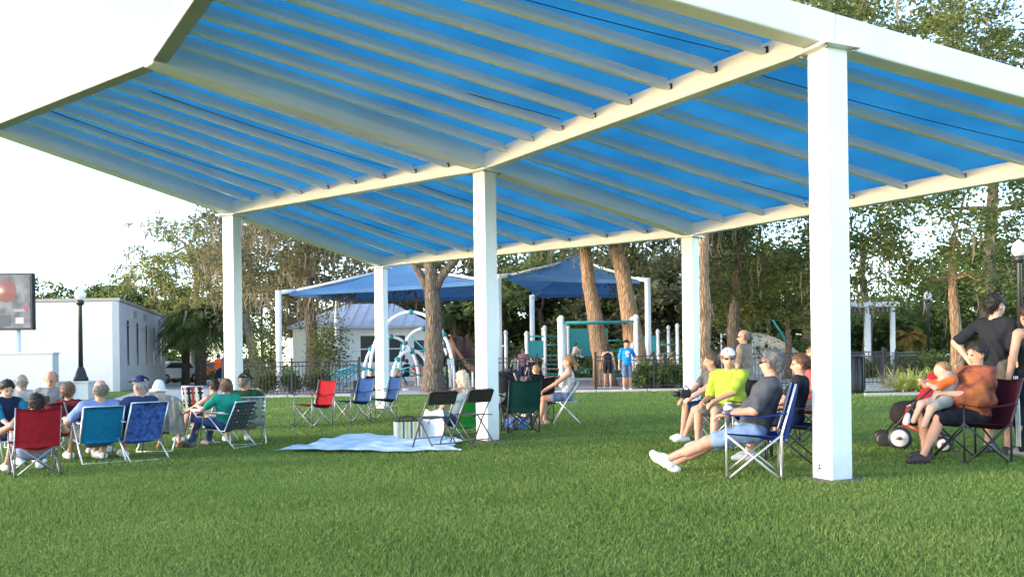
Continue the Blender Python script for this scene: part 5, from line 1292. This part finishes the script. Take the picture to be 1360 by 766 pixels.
person('girl with brown ponytail in black tee in the navy camp chair', p, -66, seat=.40, lean=12, look=(-10, -4), s=.93, shirt=(.014, .016, .024), sleeve=.55, bottom=NAVY, leg=.8, shoes=(.3, .3, .32), hair=('pony', (.11, .055, .03)), hands=((-.26, .3, .60), (.25, .28, .60)), res=.011, skin='ruddy')
p = xz(972, 11.2)
camp_chair('black camp chair under the man in the lime shirt', p, -118, (.015, .015, .02), frame=M_TUBE, w=.58)
pl_ = mat('plaid_shorts', (.30, .27, .22), .85, var=.5, scale=18, col2=(.13, .13, .12))
person('man in lime yellow tee, white cap and sunglasses, leaning forward', p, -120, seat=.42, lean=-10, twist=-18, look=(-52, -4), s=1.03, shirt=(.33, .42, .05), sleeve=.75, bottom_mat=pl_, leg=.95, shoes=(.6, .58, .55), hair=('short', (.2, .16, .13)), hat=('cap', (.80, .80, .80)), glasses=True, hands=((-.12, .44, .62), (.10, .42, .60)), feet=((-.16, .50, 0), (.18, .44, 0)), res=.010, skin='ruddy', belly=.04, width=1.1)
q = off(p, -120, .36, -.28); o = empty('drink_can', (q.x, q.y, q.z + .50), 0, 'green and white drink can by the lime shirted man', 'can')
MB().lathe((0, 0, 0), [(.028, 0), (.033, .01), (.033, .05)], 14).build('can_body', cmat((.05, .35, .16)), o); MB().lathe((0, 0, .05), [(.033, 0), (.033, .06), (.027, .072)], 14).build('can_top', M_ALU, o)
p = xz(952, 12.4)
camp_chair('grey camp chair beside the lime shirted man', p, -108, (.05, .055, .07), frame=M_TUBE, w=.56)
person('person in navy shorts and white shoes half hidden behind the lime shirt', p, -106, seat=.42, lean=-8, look=(10, -10), shirt=(.10, .09, .10), sleeve=.5, bottom=(.03, .045, .12), leg=.9, shoes=(.78, .78, .78), hair=('short', (.1, .07, .05)), hands=((-.12, .50, .60), (.10, .50, .60)), feet=((-.14, .60, 0), (.12, .50, 0)), res=.012, skin='ruddy')
q = off(p, -106, .52, .0); o = empty('video_camera', (q.x, q.y, q.z + .60), -106, 'black video camera on the lap beside the lime shirted man', 'camera')
MB().box((0, 0, .08), (.10, .16, .12)).build('body', M_BLACK, o, .01); ln = MB().lathe((0, 0, 0), [(.035, 0), (.04, .08)], 12).build('lens', M_BLACK, o); ln.rotation_euler = (R(-90), 0, 0); ln.location = (0, .08, .08); MB().tube([(-.05, -.06, .13), (-.05, 0, .2), (-.05, .06, .13)], .01, 6).build('strap', M_BLACK, o)
p = xz(989, 15.3)
person('standing balding man in taupe tee and khaki shorts', p, -52, sit=False, lean=0, look=(-25, -6), s=1.0, shirt=(.24, .185, .15), sleeve=.75, bottom=KHAKI, leg=.95, hair=('fringe', (.25, .2, .16)), glasses=True, skin='ruddy', hands=((-.27, .08, .80), (.27, .10, .80)), res=.012, belly=.05)
p = xz(1076, 12.0)
camp_chair('bright red camp chair behind the near right post', p, -92, (.42, .015, .04), frame=M_BLACK, w=.54)
person('woman in coral shirt seated between the girl and the near right post', p, -96, seat=.44, lean=6, look=(-8, 0), shirt=(.60, .10, .09), sleeve=.6, bottom=KHAKI, hair=('short', (.42, .30, .17)), glasses=True, res=.012, skin='ruddy')
# ---- far right
p = xz(1288, 9.3)
camp_chair('dark folding armchair under the man in the tie-dye shirt', p, -92, (.06, .008, .02), frame=M_BLACK, w=.66)
td = mat('tie_dye_orange', (.36, .115, .03), .85, var=.2, scale=7.0, col2=(.075, .014, .024), bump=.3, bscale=60)
person('large man in orange and maroon tie-dye shirt cradling a baby', p, -94, seat=.42, lean=10, look=(-6, -16), s=1.03, shirt_mat=td, sleeve=.8, bottom=(.012, .012, .018), leg=.95, shoes=(.04, .03, .03), hair=('short', (.022, .018, .016)), hands=((-.10, .34, .74), (.18, .36, .86)), feet=((-.14, .62, 0), (.16, .42, 0)), res=.010, skin='ruddy', belly=.145, width=1.25)
# baby held across the lap
q = off(p, -94, .26, -.02); o = empty('baby', (q.x, q.y, q.z + .68), -94, 'baby in grey suit with orange sleeves held in the large man’s arms', 'person')
q1 = sdf_mesh('b', [ell((.02, .05, .30), (.075, .085, .085)), cone((0, 0, .2), (0, .05, 0), .09, .10), cone((-.05, .05, -.02), (-.1, .25, -.10), .055, .045), cone((-.1, .25, -.1), (-.1, .33, -.28), .04, .03), cone((.05, .05, -.02), (.05, .27, -.06), .055, .045), cone((.05, .27, -.06), (.05, .36, -.24), .04, .03), cone((-.06, .02, .18), (-.10, .2, .12), .035, .028), cone((.06, .02, .18), (.08, .2, .14), .035, .028), cone((-.1, .2, .12), (-.08, .27, .16), .028, .022), cone((.08, .2, .14), (.06, .28, .2), .028, .022)], .012, .025)
link('body', fast_mesh('body', *q1, True), mat('skin_fair', SKIN['fair'], .55, var=.1, scale=12, spec=.3), o)
q1 = sdf_mesh('b', [cone((0, 0, .19), (0, .05, 0), .10, .112), cone((-.05, .05, -.02), (-.085, .18, -.07), .068, .06), cone((.05, .05, -.02), (.05, .18, -.05), .068, .06)], .012, .03, (), .002); link('suit', fast_mesh('suit', *q1, True), cmat((.24, .24, .23)), o)
q1 = sdf_mesh('b', [cone((-.06, .02, .18), (-.095, .17, .13), .05, .045), cone((.06, .02, .18), (.075, .17, .145), .05, .045), cone((-.05, .0, .2), (.05, .0, .2), .06, .06)], .012, .03, (), .002); link('sleeves', fast_mesh('sleeves', *q1, True), cmat((.75, .14, .03)), o)
q1 = sdf_mesh('b', [ell((.02, .04, .325), (.08, .088, .075))], .012, .02, [((.02, .09, .33), (0, -.8, .6))], .002); link('hair', fast_mesh('hair', *q1, True), hairmat((.25, .14, .07)), o)
# tricycle
p = xz(1222, 10.5); o = empty('tricycle', p, -60, 'red child tricycle with white wheel hubs beside the seated man', 'tricycle'); o.scale = (.85, .85, .85)
RM = mat('red_enamel', (.42, .015, .015), .25, spec=.6)
def wheel(x, y, r_, n_='wheel'):
    w_ = MB().lathe((0, 0, 0), [(r_ * .72, -.022), (r_, -.02), (r_, .02), (r_ * .72, .022)], 24).build(n_, M_BLACK, o); w_.rotation_euler = (0, R(90), 0); w_.location = (x, y, r_)
    MB().lathe((0, 0, 0), [(r_ * .72, -.026), (r_ * .72, .026)], 24).build('hub', M_STEEL, w_); MB().lathe((0, 0, 0), [(.03, -.04), (.03, .04)], 12).build('axle_cap', RM, w_)
wheel(0, .28, .165); wheel(-.2, -.30, .11); wheel(.2, -.30, .11)
MB().tube([(0, .28, .165), (0, .22, .40), (0, .17, .62)], .018, 8).build('fork', RM, o)
MB().tube([(0, .22, .38), (0, .0, .26), (0, -.26, .20)], .024, 8).build('frame_tube', RM, o)
MB().tube([(-.2, -.30, .11), (.2, -.30, .11)], .014, 8).build('rear_axle', M_ALU, o)
MB().tube([(-.19, .10, .66), (-.08, .17, .63), (.08, .17, .63), (.19, .10, .66)], .012, 8).build('handlebar', M_ALU, o)
for sx in (-1, 1): MB().tube([(sx * .19, .10, .66), (sx * .25, .06, .665)], .018, 8).build('grip', M_BLACK, o); MB().box((sx * .10, .28, .165), (.08, .09, .02)).build('pedal', M_BLACK, o)
q1 = sdf_mesh('b', [ell((0, -.12, .34), (.11, .13, .035)), ell((0, -.22, .40), (.10, .03, .07))], .012, .03); link('saddle', fast_mesh('saddle', *q1, True), RM, o)
MB().tube([(0, -.14, .24), (0, -.14, .33)], .016, 8).build('seat_post', M_ALU, o)
q1 = sdf_mesh('b', [cone((0, .17, .50), (0, .19, .40), .035, .05)], .012, .02); link('fork_cover', fast_mesh('c', *q1, True), M_STEEL, o)
p = xz(1212, 11.0); o = empty('stroller', p, -70, 'dark red and black stroller behind the tricycle', 'stroller')
for sx in (-1, 1):
    MB().tube([(sx * .22, -.40, .95), (sx * .22, .0, .55), (sx * .22, .36, .10)], .014, 8).build('frame_tube', M_BLACK, o); MB().tube([(sx * .22, .05, .52), (sx * .23, -.3, .1)], .014, 8).build('frame_tube', M_BLACK, o)
    for y in (-.3, .36): w_ = MB().lathe((0, 0, 0), [(.06, -.02), (.095, -.018), (.095, .018), (.06, .02)], 16).build('wheel', M_BLACK, o); w_.rotation_euler = (0, R(90), 0); w_.location = (sx * .23, y, .10)
q1 = sdf_mesh('seat', [cone((0, .12, .42), (0, -.16, .44), .16, .17)], .02, .05, (), .004); link('seat', fast_mesh('seat', *q1, True), cmat((.025, .02, .02)), o)
q1 = sdf_mesh('seat', [cone((0, -.16, .5), (0, -.26, .86), .15, .10)], .02, .05, (), .004); link('backrest', fast_mesh('backrest', *q1, True), cmat((.30, .015, .025)), o)
p = xz(1322, 9.95)
person('standing teenager in black tee and glasses looking right', p, 62, sit=False, lean=1, look=(14, 4), s=1.09, shirt=(.016, .018, .024), sleeve=.75, bottom=(.10, .09, .075), leg=.95, shoes=(.05, .05, .05), hair=('short', (.018, .014, .012)), glasses=True, hands=((-.24, -.10, 1.06), (.25, .1, .86)), res=.011, skin='fair', width=.95)
p = xz(1369, 9.6)
pw = person('woman in black top and striped track trousers cut by the right edge', p, -15, sit=False, lean=0, s=1.0, shirt=(.012, .012, .014), tank=True, bottom=(.012, .013, .02), leg=1.95, shoes=(.2, .2, .2), hair=('long', (.05, .03, .02)), res=.011, skin='ruddy')
for i, dx in enumerate((-.012, .012, .036)):
    MB().tube([(-.20, dx, .90), (-.178, dx, .55), (-.168, dx, .12)], .0075, 6).build('side_stripe', M_STEEL, pw)
# ---- playground people
def far(label, px, y, heading, **k):
    k.setdefault('res', .02); return person(label, xz(px, y), heading, **k)
pm_ = far('man in bright blue tee and cap standing at the fence', 832, 28.6, 172, sit=False, lean=0, look=(0, 0), shirt=(.015, .22, .62), sleeve=.75, bottom=(.11, .15, .25), leg=.95, shoes=(.75, .75, .75), hair=('short', (.05, .04, .03)), hat=('cap', (.012, .014, .02)), hands=((-.38, .05, 1.02), (.27, .05, .80)), res=.014, skin='ruddy', belly=.03)
q1 = sdf_mesh('e', [ell((0, .135, 1.27), (.085, .02, .075)), ell((.0, .138, 1.16), (.06, .02, .03))], .012, .01); link('chest_print', fast_mesh('chest_print', *q1, True), mat('print_orange', (.45, .2, .12), .8, var=.5, scale=30, col2=(.75, .7, .65)), pm_)
far('woman in black with long dark hair seen from behind at the bars', 807, 33.0, 10, sit=False, lean=0, s=.95, shirt=(.014, .014, .018), tank=True, bottom=(.014, .014, .018), leg=.7, hair=('long', (.02, .015, .012)), skin='fair')
far('child in pale clothes climbing the broad play tower', 762, 41.0, 60, sit=True, seat=1.25, lean=-20, s=.75, shirt=(.6, .52, .42), bottom=(.2, .2, .22), hair=('short', (.03, .02, .02)), feet=((-.1, .3, 1.25), (.1, .35, 1.2)), hands=((-.1, .4, 1.6), (.1, .4, 1.6)))
far('boy in black shirt standing behind the fence beside the middle post', 707, 32.6, -20, sit=False, lean=0, s=.72, shirt=(.014, .014, .018), sleeve=.6, bottom=(.012, .012, .016), leg=1.8, hair=('short', (.06, .04, .03)))
far('woman in purple-brown top standing in the playground', 695, 36, 20, sit=False, lean=0, s=.95, shirt=(.12, .07, .09), bottom=NAVY, hair=('long', (.04, .03, .02)))
far('child in grey standing left of the play tower', 685, 37, 0, sit=False, lean=0, s=.8, shirt=(.22, .24, .24), bottom=(.1, .1, .12), hair=('short', (.03, .02, .02)))
far('woman in black sitting on the ground by the arched climber', 493, 33.6, 178, seat=.02, lean=-4, s=.95, shirt=(.014, .014, .018), bottom=(.3, .2, .16), leg=.6, hair=('bob', (.03, .02, .015)), feet=((-.25, .45, 0), (.25, .45, 0)), hands=((-.15, .35, .2), (.15, .35, .2)))
far('person in black and red crouching behind the rear left post', 523, 33.4, 90, seat=.02, lean=-18, s=.95, shirt=(.02, .014, .016), sleeve=1.4, bottom=(.30, .015, .03), leg=1.8, hair=('long', (.22, .12, .06)), feet=((-.2, .4, 0), (.2, .4, 0)))
far('person in dark top seated at the far picnic table', 540, 41.2, -60, seat=.45, lean=0, s=.95, shirt=(.03, .03, .04), bottom=NAVY, hair=('short', (.04, .03, .02)))
far('person in pink shirt seated at the far picnic table', 554, 40.6, 170, seat=.45, lean=0, s=.95, shirt=(.55, .14, .16), bottom=(.3, .12, .12), hair=('short', (.05, .03, .02)))
for i, (px, c, hc_, w) in enumerate([(868, (.10, .09, .10), (.03, .02, .02), 'dark top, leftmost of three'), (879, (.28, .20, .19), (.12, .08, .05), 'mauve top, middle of three'), (893, (.50, .22, .16), (.25, .15, .08), 'salmon top, rightmost of three')]):
    far('woman in %s seated behind the leafy shrubs' % w, px, 33.8 + .3 * i, 140 - 40 * i, seat=.48, lean=4, s=.96, shirt=c, tank=i == 2, bottom=NAVY, hair=('bob', hc_))
o = empty('bench', xz(880, 34.6), 0, 'long bench under the three seated women', 'bench')
for i in range(3): MB().box((0, -.12 + .12 * i, .44), (1.9, .10, .04)).build('slat', M_BROWN, o)
for sx in (-.8, .8): MB().box((sx, 0, .21), (.06, .3, .42)).build('leg', M_BLACK, o)
# ------------------------------------------------------------------ grass blades, short and mown, thinning out with distance
def grass():
    r = np.random.default_rng(99)
    N = 520000
    # denser near the camera: sample depth with density ~ 1/y^1.6
    u = r.uniform(size=N); a, b, e = 3.6, 28.4, -.5
    y = (a ** e + u * (b ** e - a ** e)) ** (1 / e)
    x = r.uniform(-.66, .66, N) * y * 1.05
    keep = np.ones(N, bool)
    for k_ in ('l1', 'm1', 'r1', 'l2', 'm2'): keep &= np.hypot(x - H[k_].x, y - H[k_].y) > .22 + .08 * np.sin(5 * np.arctan2(y - H[k_].y, x - H[k_].x)) + .10 * r.uniform(size=N)
    x, y = x[keep], y[keep]; N = len(x)
    gz = np.where(y < 16, -.0069 * y, -.1104 + (y - 16) * .1604 / 12) + .0049 * np.clip(x, -25, 25)
    pat = .72 + .28 * np.sin(x * 1.3 + 1.7 * np.sin(y * .9)) * np.sin(y * 1.1 + 1.3 * np.sin(x * .7))
    h = (.020 + .030 * r.uniform(size=N) ** 1.5) * pat * (1 + y * .012); w = (.0045 + .004 * r.uniform(size=N)) * (.65 + y / 12)
    an = r.uniform(0, 6.283, N); ln = r.uniform(.1, .9, N) * h; la = r.uniform(0, 6.283, N)
    dx, dy = np.cos(an) * w / 2, np.sin(an) * w / 2; lx, ly = np.cos(la) * ln, np.sin(la) * ln
    V = np.zeros((N, 5, 3), np.float32)
    V[:, 0] = np.stack([x - dx, y - dy, gz - .003], 1); V[:, 1] = np.stack([x + dx, y + dy, gz - .003], 1)
    V[:, 2] = np.stack([x + dx * .8 + lx * .35, y + dy * .8 + ly * .35, gz + h * .6], 1); V[:, 3] = np.stack([x - dx * .8 + lx * .35, y - dy * .8 + ly * .35, gz + h * .6], 1)
    V[:, 4] = np.stack([x + lx, y + ly, gz + h * .98], 1)
    i = np.arange(N)[:, None] * 5
    quad = np.concatenate([i, i + 1, i + 2, i + 3], 1); tri = np.concatenate([i + 3, i + 2, i + 4], 1)
    me = bpy.data.meshes.new('grass'); me.vertices.add(5 * N); me.vertices.foreach_set('co', V.ravel())
    loops = np.concatenate([quad.ravel(), tri.ravel()]).astype(np.int32); st = np.concatenate([np.arange(N) * 4, 4 * N + np.arange(N) * 3]).astype(np.int32)
    me.loops.add(len(loops)); me.loops.foreach_set('vertex_index', loops); me.polygons.add(2 * N); me.polygons.foreach_set('loop_start', st); me.update(calc_edges=True)
    at_ = me.attributes.new('leaf_shade', 'FLOAT', 'POINT'); at_.data.foreach_set('value', np.repeat(r.uniform(.22, .72, N), 5).astype(np.float32))
    o = link('grass', me, mat('grass_blade', (.125, .205, .040), .55, trans=.42, spec=.2, attr='leaf_shade', var=.15, scale=.6, col2=(.185, .238, .058)))
    tag(o, 'short green mown grass covering the lawn', 'grass', kind='stuff')
grass()
